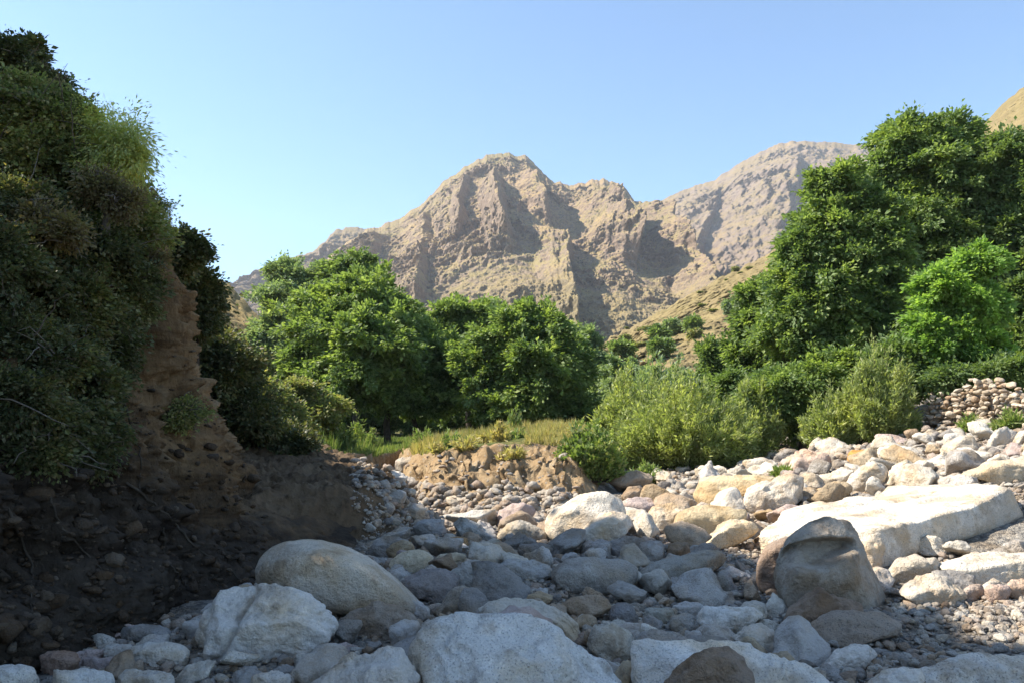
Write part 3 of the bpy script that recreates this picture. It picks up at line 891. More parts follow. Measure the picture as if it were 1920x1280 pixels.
def add_groove(v, c, line, depth, wid, step):
    """a crack across the near face; the rock to its left stands a little further back"""
    px, py = proj(v)
    near = sstep(.1, -.15, v[:, 1] - c[1])
    L = np.array(line, float)
    x = np.interp(py, L[:, 1], L[:, 0]) + 5 * fbm(v * 6, 3)
    s_ = px - x
    v = v.copy()
    v[:, 1] += near * (depth * np.exp(-(s_ / wid) ** 2) + step * sstep(3, -4, s_))
    v[:, 2] -= near * .5 * (depth * np.exp(-(s_ / wid) ** 2) + step * sstep(3, -4, s_))
    return v


def add_notch(v, c):
    """the split boulder: a flake has broken out of its front, leaving an overhanging lip and a diagonal ledge"""
    px, py = proj(v)
    dep = v[:, 1]
    front = sstep(0.05, -.12, dep - c[1])
    lipy = np.interp(px, [1440, 1480, 1520, 1560, 1600, 1640], [1048, 1022, 1012, 1010, 1010, 1030])
    ledge = np.interp(px, [1440, 1480, 1540, 1556, 1580, 1600, 1640], [1064, 1064, 1066, 1057, 1042, 1032, 1050])
    inside = sstep(-6, 12, py - lipy) * sstep(3, -3, py - ledge) * sstep(1455, 1490, px) * sstep(1606, 1592, px)
    v = v.copy()
    v[:, 1] += front * inside * .22
    low = sstep(-2, 4, py - ledge) * sstep(1450, 1470, px) * sstep(1618, 1596, px) * sstep(1130, 1080, py)
    v[:, 1] -= front * low * .05
    return v


for i, (lab, out, col, o) in enumerate(B):
    oo = np.array(out)
    cx = (oo[:, 0].min() + oo[:, 0].max()) / 2
    y0, y1 = oo[:, 1].min(), oo[:, 1].max()
    d = o.get('d') or hit(cx, min(y1 - .12 * (y1 - y0), 1330)) or 9
    pts = outline_pts(out, d, o.get('tk', .75), o.get('crest', .15))
    w = (oo[:, 0].max() - oo[:, 0].min())
    sub = o.get('sub', 6 if w > 190 else 5 if w > 60 else 4)
    k = o.get('k', 20)
    v, f = hull_rock(pts, sub, k if k <= 12 else k * 2.2, o.get('amp', .05), i + 1, o.get('chip', .5), o.get('facets', 0 if k <= 9 else 5), (.72, .93), True)
    if 1000 < (y0 + y1) / 2 < 1180 and 620 < cx < 1420 and 'sunlit' not in lab and col not in (CREAM, WHITE):
        col = tuple(q * 1.12 for q in col)      # lifts the colour of middle bed boulders to brighten their shade
    if o.get('notch'):
        v = add_notch(v, (pts.min(0) + pts.max(0)) / 2)
    if o.get('groove'):
        v = add_groove(v, (pts.min(0) + pts.max(0)) / 2, *o['groove'])
    if y1 > 1195 and col[0] > .34:
        col = (col[0] * 1.36, col[1] * 1.32, col[2] * 1.26)     # pale granite of the near boulders, raised and warmed to lighten their shade
    c = (v.min(0) + v.max(0)) / 2
    c[2] = v[:, 2].min()
    ob = link('boulder', mesh_np('boulder', v - c, f, M_ROCK))
    ob.location = c
    ob.color = (*col, 1)
    tag(ob, lab, 'boulder', 'boulders in the dry riverbed')
    FOOT.append((c[0], c[1], float((v.max(0) - v.min(0))[:2].max()) * .42, cx, (y0 + y1) / 2, lab))

# the great tilted slab on the right, from its corners
SL = [(1415, 992, 9.7), (1650, 988, 9.0), (1770, 955, 9.6), (1892, 908, 10.3), (1855, 892, 11.9), (1680, 912, 12.2), (1470, 957, 10.9),
      (1655, 1048, 8.98), (1918, 958, 10.28), (1425, 1050, 9.6), (1500, 1060, 9.35)]
pts = np.concatenate([P(*np.array(SL).T), P(*np.array(SL[3:7]).T) - [0, -.1, .8]])
v, f = hull_rock(pts, 6, 160, .03, 77, .8, 0, ded=.9995)
c = (v.min(0) + v.max(0)) / 2
c[2] = v[:, 2].min()
ob = link('boulder', mesh_np('boulder', v - c, f, M_ROCK))
c[2] -= .05
ob.location = c
ob.color = (.62, .59, .53, 1)
tag(ob, 'great long tilted white slab with a tan front face, largest on the right', 'boulder', 'boulders in the dry riverbed')
for t in np.linspace(0, 1, 5):
    q = P(1440, 1000, 9.5) * (1 - t) + P(1880, 930, 10.8) * t
    FOOT.append((q[0], q[1], .75, 1440 + 440 * t, 1000 - 70 * t, 'great tilted white slab'))

# ------------------------------------------------------------------ stones and pebbles
PROTO = []
for k in range(16):
    r = np.random.default_rng(900 + k)
    q = r.normal(size=(18, 3))
    q /= np.linalg.norm(q, axis=1)[:, None]
    q *= np.array([1, r.uniform(.65, .95), r.uniform(.45, .75)]) * .5
    v, f = hull_rock(q, 4, r.choice([30, 50, 80]), .05, 200 + k, .7, 9, (.45, .85))
    PROTO.append(mesh_np('river_stone', v, f, M_ROCK))


def scatter(n, seed):
    """stones where the photo shows stones: the bed, its far channel and the bright bar on the right"""
    r = np.random.default_rng(seed)
    out = []
    regs = [(780, 830, 1080, 960, .05), (150, 1150, 1960, 1300, .16), (450, 1040, 1960, 1180, .26), (680, 960, 1500, 1070, .19), (660, 880, 1080, 975, .13), (1180, 830, 1960, 960, .23), (1380, 800, 1960, 900, .12)]
    w = np.array([q[4] for q in regs])
    pick = r.choice(len(regs), n, p=w / w.sum())
    px = np.array([r.uniform(regs[k][0], regs[k][2]) for k in pick])
    py = np.array([r.uniform(regs[k][1], regs[k][3]) for k in pick])
    d = np.exp(np.linspace(math.log(3.2), math.log(40), 420))
    for s in range(0, n, 400):
        a, b = px[s:s + 400], py[s:s + 400]
        p = P(a[:, None], b[:, None], d[None, :])
        g = gfast(p[..., 0], p[..., 1])
        below = p[..., 2] <= g
        ok = below.any(1)
        k = below.argmax(1)
        for j in np.nonzero(ok)[0]:
            q = p[j, k[j]]
            out.append((q[0], q[1], a[j], b[j]))
    return np.array(out)


S = scatter(5200, 3)
mead, shelf = masks(S[:, 0], S[:, 1])
keep = ((mead < .12) | ((S[:, 0] > 2.6) & (mead < .9))) & ((shelf < .3) | (RNG.uniform(size=len(S)) < .12)) & (S[:, 0] > -3.2)
S = S[keep]
size = np.clip(RNG.lognormal(math.log(.22), .5, len(S)), .08, .62)
size *= np.where(S[:, 1] > 11, 1.25, 1.0)
size = np.where(S[:, 0] < -1.6, np.minimum(size, .26), size)
size = np.where((S[:, 1] > 12.6) & (S[:, 0] < 1.4) & (S[:, 0] > -2.2), np.minimum(size, .10), size)
size = np.where((S[:, 2] > 1560) & (S[:, 3] > 1125), np.minimum(size, .12), size)
order = np.argsort(-size)
placed, P2 = [], []
fx = np.array([(q[0], q[1], q[2]) for q in FOOT])
for k in order:
    x, y, px, py = S[k]
    sz = size[k]
    if np.any((fx[:, 0] - x) ** 2 + (fx[:, 1] - y) ** 2 < (fx[:, 2] * .92 + sz * .35) ** 2):
        continue
    if placed:
        a = np.array([(q[0], q[1], q[2]) for q in placed])
        if np.any((a[:, 0] - x) ** 2 + (a[:, 1] - y) ** 2 < (.36 * (a[:, 2] + sz)) ** 2):
            continue
    placed.append((x, y, sz, px, py))
placed.sort(key=lambda q: -q[2] / q[1])
NIND = 225
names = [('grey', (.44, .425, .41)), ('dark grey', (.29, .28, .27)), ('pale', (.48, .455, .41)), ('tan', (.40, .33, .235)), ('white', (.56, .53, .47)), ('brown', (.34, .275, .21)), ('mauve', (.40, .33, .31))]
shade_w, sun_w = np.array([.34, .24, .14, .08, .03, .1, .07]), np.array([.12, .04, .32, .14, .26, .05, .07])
used = {}
zz = ground(np.array([q[0] for q in placed]), np.array([q[1] for q in placed]))
REST = []
for i, (x, y, sz, px, py) in enumerate(placed):
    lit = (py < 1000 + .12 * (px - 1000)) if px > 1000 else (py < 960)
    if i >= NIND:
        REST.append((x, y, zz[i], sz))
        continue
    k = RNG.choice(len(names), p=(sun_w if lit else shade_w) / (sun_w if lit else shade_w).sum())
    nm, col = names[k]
    ob = link('river_stone', PROTO[int(RNG.integers(16))])
    flat = RNG.uniform(.8, 1.25)
    ob.scale = (sz * RNG.uniform(1.0, 1.35), sz * RNG.uniform(.85, 1.15), sz * flat)
    ob.rotation_euler = (RNG.uniform(-.35, .35), RNG.uniform(-.35, .35), RNG.uniform(0, 6.28))
    ob.location = (x, y, zz[i] + sz * RNG.uniform(.08, .26))
    j = RNG.uniform(.88, 1.12)
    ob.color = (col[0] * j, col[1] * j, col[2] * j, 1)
    # describe it by the nearest large boulder
    hb = min(FOOT, key=lambda q: (q[3] - px) ** 2 + (1.6 * (q[4] - py)) ** 2)
    dx, dy = px - hb[3], py - hb[4]
    side = 'right of' if abs(dx) > 1.2 * abs(dy) and dx > 0 else 'left of' if abs(dx) > 1.2 * abs(dy) else 'in front of' if dy > 0 else 'behind'
    shape = 'flat ' if flat < .92 else ''
    big = 'fist sized' if sz < .15 else 'small' if sz < .26 else 'medium'
    used.setdefault((big, shape, nm, side, hb[5]), []).append((ob, x, y, sz, px, py))

SHORT = {}


def short(lab):
    for cut in (' lying', ' in front', ' wedged', ' in the', ' left of', ' at the', ' standing', ' cut by', ' tucked', ' on gravel', ' with ', ' leaning', ' beside', ' slanting', ' behind', ' just', ' right of', ' touching', ' on ', ' pointing', ', ', ' between', ' below', ' among', ' above', ' along', ' peeping', ' split by'):
        k = lab.find(cut)
        if k > 0:
            lab = lab[:k]
    return lab


ORD = ['first', 'second', 'third', 'fourth', 'fifth', 'sixth', 'seventh', 'eighth', 'ninth', 'tenth']
cnt = {}
for q in FOOT:
    cnt[short(q[5])] = cnt.get(short(q[5]), 0) + 1
for (big, shape, nm, side, hb), L in used.items():
    sh = short(hb)
    L.sort(key=lambda q: q[4])
    for n, q in enumerate(L):
        base = f'{big} {shape}{nm} stone {side} the {sh}'
        if len(L) > 1:
            base = f'{ORD[min(n, 9)]} from left, {base}'
        tag(q[0], ' '.join(base.split()[:16]), 'stone', 'loose stones in the dry riverbed')


def pebble_mesh(pos, sz, sub, seed, facets=5):
    r = np.random.default_rng(seed)
    d, f = ico(sub)
    n = len(pos)
    base = []
    for k in range(24):
        q = r.normal(size=(12, 3))
        q /= np.linalg.norm(q, axis=1)[:, None]
        q *= np.array([1, r.uniform(.6, 1), r.uniform(.45, .8)])
        vv, _ = hull_rock(q, sub, 40, .05, 500 + k, .5, facets)
        base.append(vv * .5)
    base = np.array(base)
    v = base[r.integers(0, 24, n)] * sz[:, None, None]
    a = r.uniform(0, 6.28, n)
    tl = r.uniform(-.5, .5, n)
    ca, sa, ct, st = np.cos(a), np.sin(a), np.cos(tl), np.sin(tl)
    x, y, z = v[..., 0], v[..., 1], v[..., 2]
    y, z = y * ct[:, None] - z * st[:, None], y * st[:, None] + z * ct[:, None]
    x, y = x * ca[:, None] - y * sa[:, None], x * sa[:, None] + y * ca[:, None]
    v = np.stack([x, y, z], -1) + pos[:, None]
    return v.reshape(-1, 3), (f[None] + (np.arange(n) * len(d))[:, None, None]).reshape(-1, 3)


rest = np.array(REST)
T = scatter(30000, 8)
mead, shelf = masks(T[:, 0], T[:, 1])
onb = (mead > .1) & (mead < .9) & (T[:, 0] < 2.6) & (T[:, 0] > -2.6)
keep = ((mead < .2) | ((T[:, 0] > 2.6) & (mead < .95)) | (onb & (RNG.uniform(size=len(T)) < .05))) & ((shelf < .4) | (RNG.uniform(size=len(T)) < .8)) & (T[:, 0] > -3.3)
T = T[keep]
ts = np.clip(RNG.lognormal(math.log(.05), .55, len(T)), .018, .15) * np.where(T[:, 1] > 12, 1.9, 1)
pos = np.stack([T[:, 0], T[:, 1], ground(T[:, 0], T[:, 1]) + ts * .15], -1)
near = T[:, 1] < 8
parts = [pebble_mesh(pos[near], ts[near], 2, 1), pebble_mesh(pos[~near], ts[~near], 2, 2)]
if len(rest):
    parts.append(pebble_mesh(np.stack([rest[:, 0], rest[:, 1], rest[:, 2] + rest[:, 3] * .12], -1), rest[:, 3], 3, 3))
v, f = join(parts)
tag(link('pebbles', mesh_np('pebbles', v, f, M_PEB)), 'loose pebbles and cobbles filling the gaps of the riverbed', 'pebbles', kind='stuff')

# ------------------------------------------------------------------ the dry stone wall on the right
def build_wall():
    a, b = P(1728, 812, 18.8), P(2080, 785, 14.6)
    r = np.random.default_rng(4)
    pos, sz = [], []
    L = np.linalg.norm(b[:2] - a[:2])
    ax = (b - a) / np.linalg.norm(b - a)
    perp = np.array([-ax[1], ax[0], 0])
    for lay in range(3):
        for row in range(9):
            x = r.uniform(0, .1)
            hgt = .06 + row * .115
            while x < L:
                s = r.uniform(.15, .27)
                top = .78 + .14 * math.sin(x * 1.7) + .12 * math.sin(x * 4.1 + 1) + .25 * sstep(0, 3.5, x)
                if x < .4:
                    top *= .65 + x
                if hgt < top:
                    g = ground(a[0] + ax[0] * x, a[1] + ax[1] * x, False)
                    p = a + ax * x + perp * (lay * .2 + (.8 - hgt) * -.12 + r.normal() * .05)
                    p[2] = float(g) + hgt + r.normal() * .03 - .08
                    pos.append(p)
                    sz.append(s)
                x += s * .82
    v, f = pebble_mesh(np.array(pos), np.array(sz), 3, 21, 9)
    m = mat_rock('dry wall stone', True)
    for nd in m.node_tree.nodes:
        if nd.type == 'VALTORGB' and len(nd.color_ramp.elements) == 6:
            for e, c in zip(nd.color_ramp.elements, [(.30, .26, .22), (.42, .38, .32), (.52, .47, .40), (.40, .31, .23), (.48, .40, .32), (.56, .52, .45)]):
                e.color = (*c, 1)
    tag(link('stone_wall', mesh_np('stone_wall', v, f, m)), 'tumbledown dry stone wall of pale field stones below the right hand trees', 'wall')


build_wall()

# ------------------------------------------------------------------ foliage
def leaf_quads(p, axis, nrm, L, W, fold=.12):
    axis = axis / (np.linalg.norm(axis, axis=1)[:, None] + 1e-9)
    side = np.cross(axis, nrm)
    side /= np.linalg.norm(side, axis=1)[:, None] + 1e-9
    nn = np.cross(side, axis)
    L, W = L[:, None], W[:, None]
    v = np.stack([p, p + axis * L * .45 + side * W + nn * W * fold * 3, p + axis * L, p + axis * L * .45 - side * W + nn * W * fold * 3], 1)
    n = len(p)
    return v.reshape(-1, 3), np.arange(n * 4).reshape(n, 4)


def crown_leaves(lobes, ncl, nlf, leaf, rng, cr=.4, aspect=.32, up=.7, shell=.6, droop=.3, flat=.6, sublobes=True, reach=1.0):
    """lobes: (cx, cy, cz, rx, ry, rz). Ragged branches run out of every lobe; each carries a row of leaf sprays"""
    lobes = np.array(lobes, float)
    if sublobes:
        vol = lobes[:, 3] * lobes[:, 5]
        per = 6
        nb = max(ncl // per, 6)
        k = rng.choice(len(lobes), nb, p=vol / vol.sum())
        d = rng.normal(size=(nb, 3))
        d[:, 2] = d[:, 2] * .9 + .2
        d /= np.linalg.norm(d, axis=1)[:, None]
        R = lobes[k, 3:6]
        f = rng.uniform(.62, 1.14, nb) * reach
        f = np.where(rng.uniform(size=nb) < .07, f * 1.25, f)
        st = lobes[k, :3] + rng.normal(size=(nb, 3)) * R * .22
        en = lobes[k, :3] + d * R * f[:, None]
        t = np.linspace(.42, 1, per)[None, :, None] + rng.normal(size=(nb, per, 1)) * .05
        c = st[:, None] * (1 - t) + en[:, None] * t
        c[..., 2] += (.22 * t * (1 - t) * 4 - .10 * t ** 3)[..., 0] * R[:, None, 2] * .5
        out = (en - st) / np.linalg.norm(en - st, axis=1)[:, None]
        out = np.repeat(out, per, 0)
        crs = (cr * (1.12 - .5 * t[..., 0]) * rng.uniform(.6, 1.3, (nb, per))).ravel()
        c = c.reshape(-1, 3)
        core = rng.uniform(size=len(c)) < .12
        kk = np.repeat(k, per)
        c[core] = lobes[kk[core], :3] + rng.normal(size=(core.sum(), 3)) * lobes[kk[core], 3:6] * .36
        ncl = len(c)
    else:
        vol = lobes[:, 3] * lobes[:, 5]
        k = rng.choice(len(lobes), ncl, p=vol / vol.sum())
        d = rng.normal(size=(ncl, 3))
        d /= np.linalg.norm(d, axis=1)[:, None]
        rad = 1 - (1 - shell) * rng.uniform(size=ncl) ** 1.6 * 1.6
        rad = rad.clip(.1, 1) * (1 + .25 * rng.normal(size=ncl))
        c = lobes[k, :3] + d * lobes[k, 3:6] * rad[:, None]
        out = d
        crs = cr * rng.uniform(.55, 1.35, ncl)
    num = rng.poisson(nlf * (crs / crs.mean()) ** 1.3).clip(3)
    idx = np.repeat(np.arange(ncl), num)
    n = len(idx)
    off = rng.normal(size=(n, 3)) * .5 * crs[idx][:, None]
    off[:, 2] *= flat
    off += out[idx] * (rng.normal(size=n) * .45 * crs[idx])[:, None]
    p = c[idx] + off
    tilt = rng.normal(size=(ncl, 3)) * .35
    nr = rng.normal(size=(n, 3)) * .5 + np.array([0, 0, up]) + out[idx] * .5 + tilt[idx]
    ax = off / (crs[idx][:, None]) + rng.normal(size=(n, 3)) * .45 + out[idx] * .7
    ax[:, 2] -= droop
    L = leaf * np.exp(rng.normal(size=n) * .3).clip(.4, 1.6)
    v, q = leaf_quads(p, ax, nr, L, L * aspect)
    return v, q, c


def limbs(base, top, lobes, clumps, r0, rng, ntw=40, lean=0):
    parts = []
    base, top = np.array(base, float), np.array(top, float)
    t = np.linspace(0, 1, 9)[:, None]
    path = base * (1 - t) + top * t + rng.normal(size=(9, 3)) * r0 * .35 * (t * (1 - t) * 4)
    path[0, 2] -= .25
    rad = r0 * np.linspace(1.15, .5, 9)
    rad[0] *= 1.35
    parts.append(tube(path, rad, 10))
    heads = []
    for L in lobes:
        s = path[rng.integers(4, 8)]
        e = np.array(L[:3])
        t = np.linspace(0, 1, 7)[:, None]
        pp = s * (1 - t) + e * t + rng.normal(size=(7, 3)) * .06 * np.linalg.norm(e - s) * t * (1 - t) * 4
        pp[:, 2] += .12 * np.linalg.norm(e - s) * (t * (1 - t) * 4)[:, 0]
        parts.append(tube(pp, r0 * np.linspace(.5, .14, 7), 7))
        heads.append(e)
    heads = np.array(heads)
    for k in rng.choice(len(clumps), min(ntw, len(clumps)), replace=False):
        e = clumps[k]
        s = heads[np.argmin(((heads - e) ** 2).sum(1))]
        t = np.linspace(0, 1, 5)[:, None]
        pp = s * (1 - t) + e * t + rng.normal(size=(5, 3)) * .05 * np.linalg.norm(e - s) * t
        parts.append(tube(pp, r0 * np.linspace(.16, .05, 5), 5))
    return join(parts)


WALNUT = mat_leaf('walnut leaf', [(.052, .078, .026), (.082, .116, .04), (.108, .146, .055), (.145, .18, .085)], .38, .5, .9)
WALNUT2 = mat_leaf('broad leaf mid green', [(.044, .068, .026), (.070, .102, .038), (.092, .128, .05), (.125, .16, .075)], .36, .45, .8)
PALEG = mat_leaf('pale grey green leaf', [(.075, .105, .06), (.105, .14, .08), (.13, .168, .098), (.16, .19, .115)], .35, .4, .6)
BRIGHT = mat_leaf('bright young leaf', [(.075, .125, .03), (.105, .165, .042), (.125, .195, .055), (.155, .22, .08)], .45, .35, 1.2)
OLIVE = mat_leaf('olive scrub leaf', [(.06, .07, .03), (.095, .115, .047), (.13, .15, .062), (.14, .115, .068), (.18, .185, .085)], .36, .5, 1.6)
DRY = mat_leaf('dry brown scrub leaf', [(.07, .052, .03), (.10, .078, .042), (.13, .105, .055), (.10, .10, .045)], .3, .4, 2)
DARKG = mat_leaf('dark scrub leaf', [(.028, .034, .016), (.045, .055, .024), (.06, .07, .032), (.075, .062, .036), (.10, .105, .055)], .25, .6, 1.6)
YELLOW = mat_leaf('yellow green willow leaf', [(.19, .21, .10), (.23, .25, .12), (.27, .28, .14), (.30, .26, .10)], .5, .3, 2)
FEATHER = mat_leaf('feathery tamarisk spray', [(.10, .12, .042), (.14, .165, .06), (.175, .20, .085), (.21, .22, .115)], .42, .35, 1.5)
STRAW = mat_leaf('dry straw grass', [(.14, .14, .06), (.22, .185, .09), (.28, .235, .125), (.17, .18, .07)], .3, .3, .7)
GRASS = mat_leaf('green grass', [(.06, .09, .028), (.09, .13, .042), (.13, .16, .06), (.16, .165, .08)], .35, .4, .7)


def px_lobes(L, d):
    out = []
    for q in L:
        cx, cy, rx, ry = q[:4]
        dd = d + (q[4] if len(q) > 4 else 0)
        c = P(cx, cy, dd)
        k = dd / F
        rx, ry = rx * 1.08, ry * 1.08
        out.append((*c, rx * k, (rx * .5 + ry * .5) * k * 1.0, ry * k))
    return out


def on_cliff(px, py, d):
    q = P(px, py, 5.0)
    e = np.array([0, 0, EZ])
    r = CLIFF_BVH.ray_cast(Vector(e), Vector(q - e), 60)
    return min(d, r[0].y) if r[0] is not None else d


def tree(name, label, cat, d, trunk, lobes, mat, leaf, ncl, nlf, seed, r0=.16, cr=.45, group=None, shell=.6, aspect=.32, ntw=40, base_z=None, cliff=False, **kw):
    rng = np.random.default_rng(seed)
    if cliff:
        nlf = int(nlf * .72)
    if cliff:       # rooted on the cliff: every lobe bulges out of the slope behind it
        lobes = [(*q[:4], on_cliff(q[0], q[1], d) - d - .25 * min(q[2], q[3]) / F * d) for q in lobes]
    lb = px_lobes(lobes, d)
    bx = P(trunk[0], trunk[1], d)
    if cliff:
        bx = P(trunk[0], trunk[1], on_cliff(trunk[0], trunk[1], d) + .1)
        base_z = float(bx[2])
    z = float(ground(bx[0], bx[1], False)) if base_z is None else base_z
    base = np.array([bx[0], bx[1], z])
    v, q, cl = crown_leaves(lb, ncl, nlf, leaf, rng, cr, aspect, shell=shell, **kw)
    below = cl[:, 2] < z + .05
    root = empty(name, base, label, cat, group)
    top = np.mean([l[:3] for l in lb], axis=0)
    top = base * .35 + top * .65
    top[:2] = base[:2] * .7 + top[:2] * .3
    tv, tq = limbs(base, top, lb, cl[~below] if (~below).any() else cl, r0, rng, ntw)
    if cliff:       # bare sticks that stand out of the scrub
        st = []
        for k in range(34):
            L = lb[int(rng.integers(len(lb)))]
            a = np.array(L[:3]) + rng.normal(size=3) * np.array(L[3:6]) * .3
            dr = np.array([.55, -.6, .5]) + rng.normal(size=3) * .55
            dr *= rng.uniform(1.0, 1.7) * L[3] / np.linalg.norm(dr)
            t = np.linspace(0, 1, 6)[:, None]
            pp = a + dr * t + np.array([0, 0, -.35 * L[3]]) * t * t + rng.normal(size=(6, 3)) * .012
            st.append(tube(pp, np.linspace(.008, .002, 6), 4))
        tv, tq = join([(tv, tq)] + st)
    link('trunk', mesh_np('trunk', tv - base, tq, M_TWIG if cliff else M_BARK), root)
    link('crown', mesh_np('crown', v - base, q, mat, False), root)
    return root


GT = 'trees in the grove on the meadow'
tree('walnut_tree', 'leafy walnut tree on the left bare trunk of the grove, lit on its left side', 'tree', 33, (730, 840),
     [(620, 640, 88, 82), (676, 578, 72, 68, 1), (735, 650, 62, 80), (562, 700, 48, 55), (640, 712, 95, 60, -1), (735, 732, 65, 46), (690, 660, 80, 80, -2), (600, 580, 40, 40, 1)], WALNUT, 0.162, 2392, 64, 1, .15, 0.344, GT)
tree('walnut_tree', 'dark shaded walnut tree on the right bare trunk of the grove', 'tree', 34.5, (776, 836),
     [(795, 690, 58, 75), (830, 735, 55, 46), (768, 640, 42, 52, 1), (850, 690, 40, 60), (785, 742, 50, 42), (750, 590, 35, 45, 2)], WALNUT, 0.162, 1435, 62, 2, .12, 0.344, GT)
tree('poplar_tree', 'pale grey green tree rising tallest at the left back of the grove', 'tree', 45, (560, 830),
     [(545, 565, 62, 72), (600, 540, 55, 50), (505, 650, 45, 70), (560, 660, 60, 70), (530, 510, 30, 30)], PALEG, 0.168, 1435, 59, 3, .2, 0.410, GT)
tree('poplar_tree', 'tall tree with a pointed top showing above the lit walnut', 'tree', 44, (665, 830),
     [(660, 505, 52, 36), (692, 545, 40, 42), (640, 540, 45, 45), (670, 600, 60, 60)], WALNUT2, 0.168, 1116, 59, 4, .2, 0.410, GT)
tree('walnut_tree', 'broad rounded walnut tree at the right end of the grove', 'tree', 32, (985, 812),
     [(955, 650, 78, 66), (1022, 650, 66, 66), (1060, 715, 46, 55), (950, 735, 95, 52), (895, 690, 48, 60), (1000, 612, 62, 38), (1040, 760, 62, 36), (1000, 700, 80, 70, -1)], WALNUT, 0.156, 2392, 64, 5, .13, 0.344, GT)
tree('walnut_tree', 'smaller tree peeping between the two grove crowns at the back', 'tree', 41, (880, 815),
     [(850, 605, 45, 40), (895, 598, 48, 34), (925, 630, 50, 45), (860, 650, 55, 50)], WALNUT, 0.168, 1116, 59, 6, .16, 0.394, GT)
tree('mulberry_tree', 'greyish tree thinning out right of the broad rounded walnut', 'tree', 44, (1130, 800),
     [(1118, 700, 28, 55), (1140, 745, 40, 45), (1105, 640, 14, 25)], PALEG, 0.156, 510, 55, 7, .13, 0.369, GT)
bushes = [
 ('low dark hedge like bush under the broad walnut', 31, (1030, 800), [(1000, 772, 70, 28), (1070, 775, 45, 30), (950, 775, 50, 24)], WALNUT2, 0.129, 606, 55),
 ('olive bush at the left edge of the meadow', 24, (590, 840), [(560, 745, 42, 30), (600, 770, 45, 34), (540, 790, 40, 34)], OLIVE, 0.097, 669, 55),
 ('bright bush with pale tips beside the cliff foot', 21, (520, 830), [(500, 752, 36, 30), (525, 790, 45, 36), (470, 740, 28, 28)], OLIVE, 0.084, 669, 55),
 ('shaded round bush behind the cliff, below the bare ochre slope', 16.5, (430, 800), [(400, 675, 46, 50), (440, 705, 38, 44), (400, 745, 50, 38), (478, 785, 36, 34)], DARKG, 0.078, 1276, 55),
 ('dark bush hanging over the bank at the corner of the cliff', 17.5, (540, 850), [(520, 830, 46, 30), (560, 838, 26, 24), (480, 815, 32, 26)], DARKG, 0.078, 574, 55),
]
for k, (lab, d, tr, lb, mt, lf, nc, nl) in enumerate(bushes):
    tree('bush', lab, 'bush', d, tr, lb, mt, lf, nc, nl, 20 + k, .06, .3, 'bushes around the meadow')

for k, (px, w_, d_, lab) in enumerate([(600, 60, 48, 'dark undergrowth bush at the left behind the walnut trunks'), (690, 60, 47, 'dark undergrowth bush directly behind the walnut trunks'), (800, 70, 46, 'dark undergrowth bush behind the shaded walnut trunk'),
                                       (880, 60, 42, 'dark undergrowth bush in the gap between the grove crowns'), (1100, 50, 40, 'dark undergrowth bush at the right end of the grove')]):
    tree('bush', lab, 'bush', d_, (px, 815), [(px - w_ * .5, 780, w_ * .7, 34), (px + w_ * .5, 785, w_ * .7, 32)], WALNUT2, 0.152, 462, 56, 160 + k, .06, .4, 'undergrowth behind the grove')

GR = 'tall trees on the right bank'
tree('walnut_tree', 'big sunlit walnut tree spreading left in front of the right bank trees', 'tree', 24, (1610, 770),
     [(1572, 352, 58, 44), (1560, 440, 80, 62), (1630, 500, 82, 80), (1535, 560, 92, 75), (1610, 610, 92, 80), (1500, 630, 80, 66), (1560, 690, 95, 50), (1510, 480, 48, 55), (1640, 420, 55, 60)], WALNUT, 0.123, 4147, 68, 31, .22, 0.295, GR)
tree('walnut_tree', 'tallest walnut tree on the right bank, its top against the sky', 'tree', 27, (1800, 770),
     [(1700, 268, 68, 44), (1785, 262, 52, 42), (1740, 330, 100, 70), (1830, 360, 75, 80), (1700, 430, 85, 75), (1790, 470, 90, 85), (1720, 560, 75, 85), (1660, 330, 42, 42), (1840, 560, 80, 80)], WALNUT, 0.129, 4147, 68, 32, .26, 0.328, GR)
tree('walnut_tree', 'tree leaning in from the right edge of the picture', 'tree', 25.5, (1960, 770),
     [(1890, 300, 50, 48), (1930, 360, 60, 80), (1900, 430, 30, 50), (1940, 500, 60, 70), (1930, 620, 60, 70), (1990, 420, 80, 100)], WALNUT2, 0.123, 2073, 64, 33, .22, 0.312, GR)
tree('young_tree', 'bright green young tree glowing in front of the dark right bank trees', 'tree', 19.5, (1800, 745),
     [(1832, 500, 48, 38), (1775, 545, 56, 46), (1845, 580, 42, 46), (1750, 610, 46, 34), (1790, 650, 75, 44), (1850, 665, 40, 46), (1800, 705, 70, 24), (1810, 590, 45, 60)], BRIGHT, 0.100, 1833, 59, 34, .09, 0.221, GR)
tree('walnut_tree', 'dark tree at the right edge beside the bright young tree', 'tree', 21, (1915, 740),
     [(1905, 560, 22, 40), (1915, 640, 32, 60), (1900, 690, 34, 34), (1930, 600, 40, 60)], WALNUT2, 0.103, 717, 59, 35, .1, 0.246, GR)
tree('walnut_tree', 'medium tree at the left end of the right bank trees', 'tree', 28, (1430, 790),
     [(1440, 560, 50, 42), (1420, 606, 38, 44), (1455, 640, 60, 56), (1402, 666, 32, 38), (1440, 720, 70, 44)], WALNUT, 0.129, 1754, 64, 36, .13, 0.295, GR)
tree('walnut_tree', 'small dark tree standing apart left of the right bank trees', 'tree', 34, (1335, 760),
     [(1332, 668, 24, 26), (1335, 700, 28, 26), (1350, 735, 36, 34)], WALNUT2, 0.129, 525, 59, 37, .08, 0.295, GR)
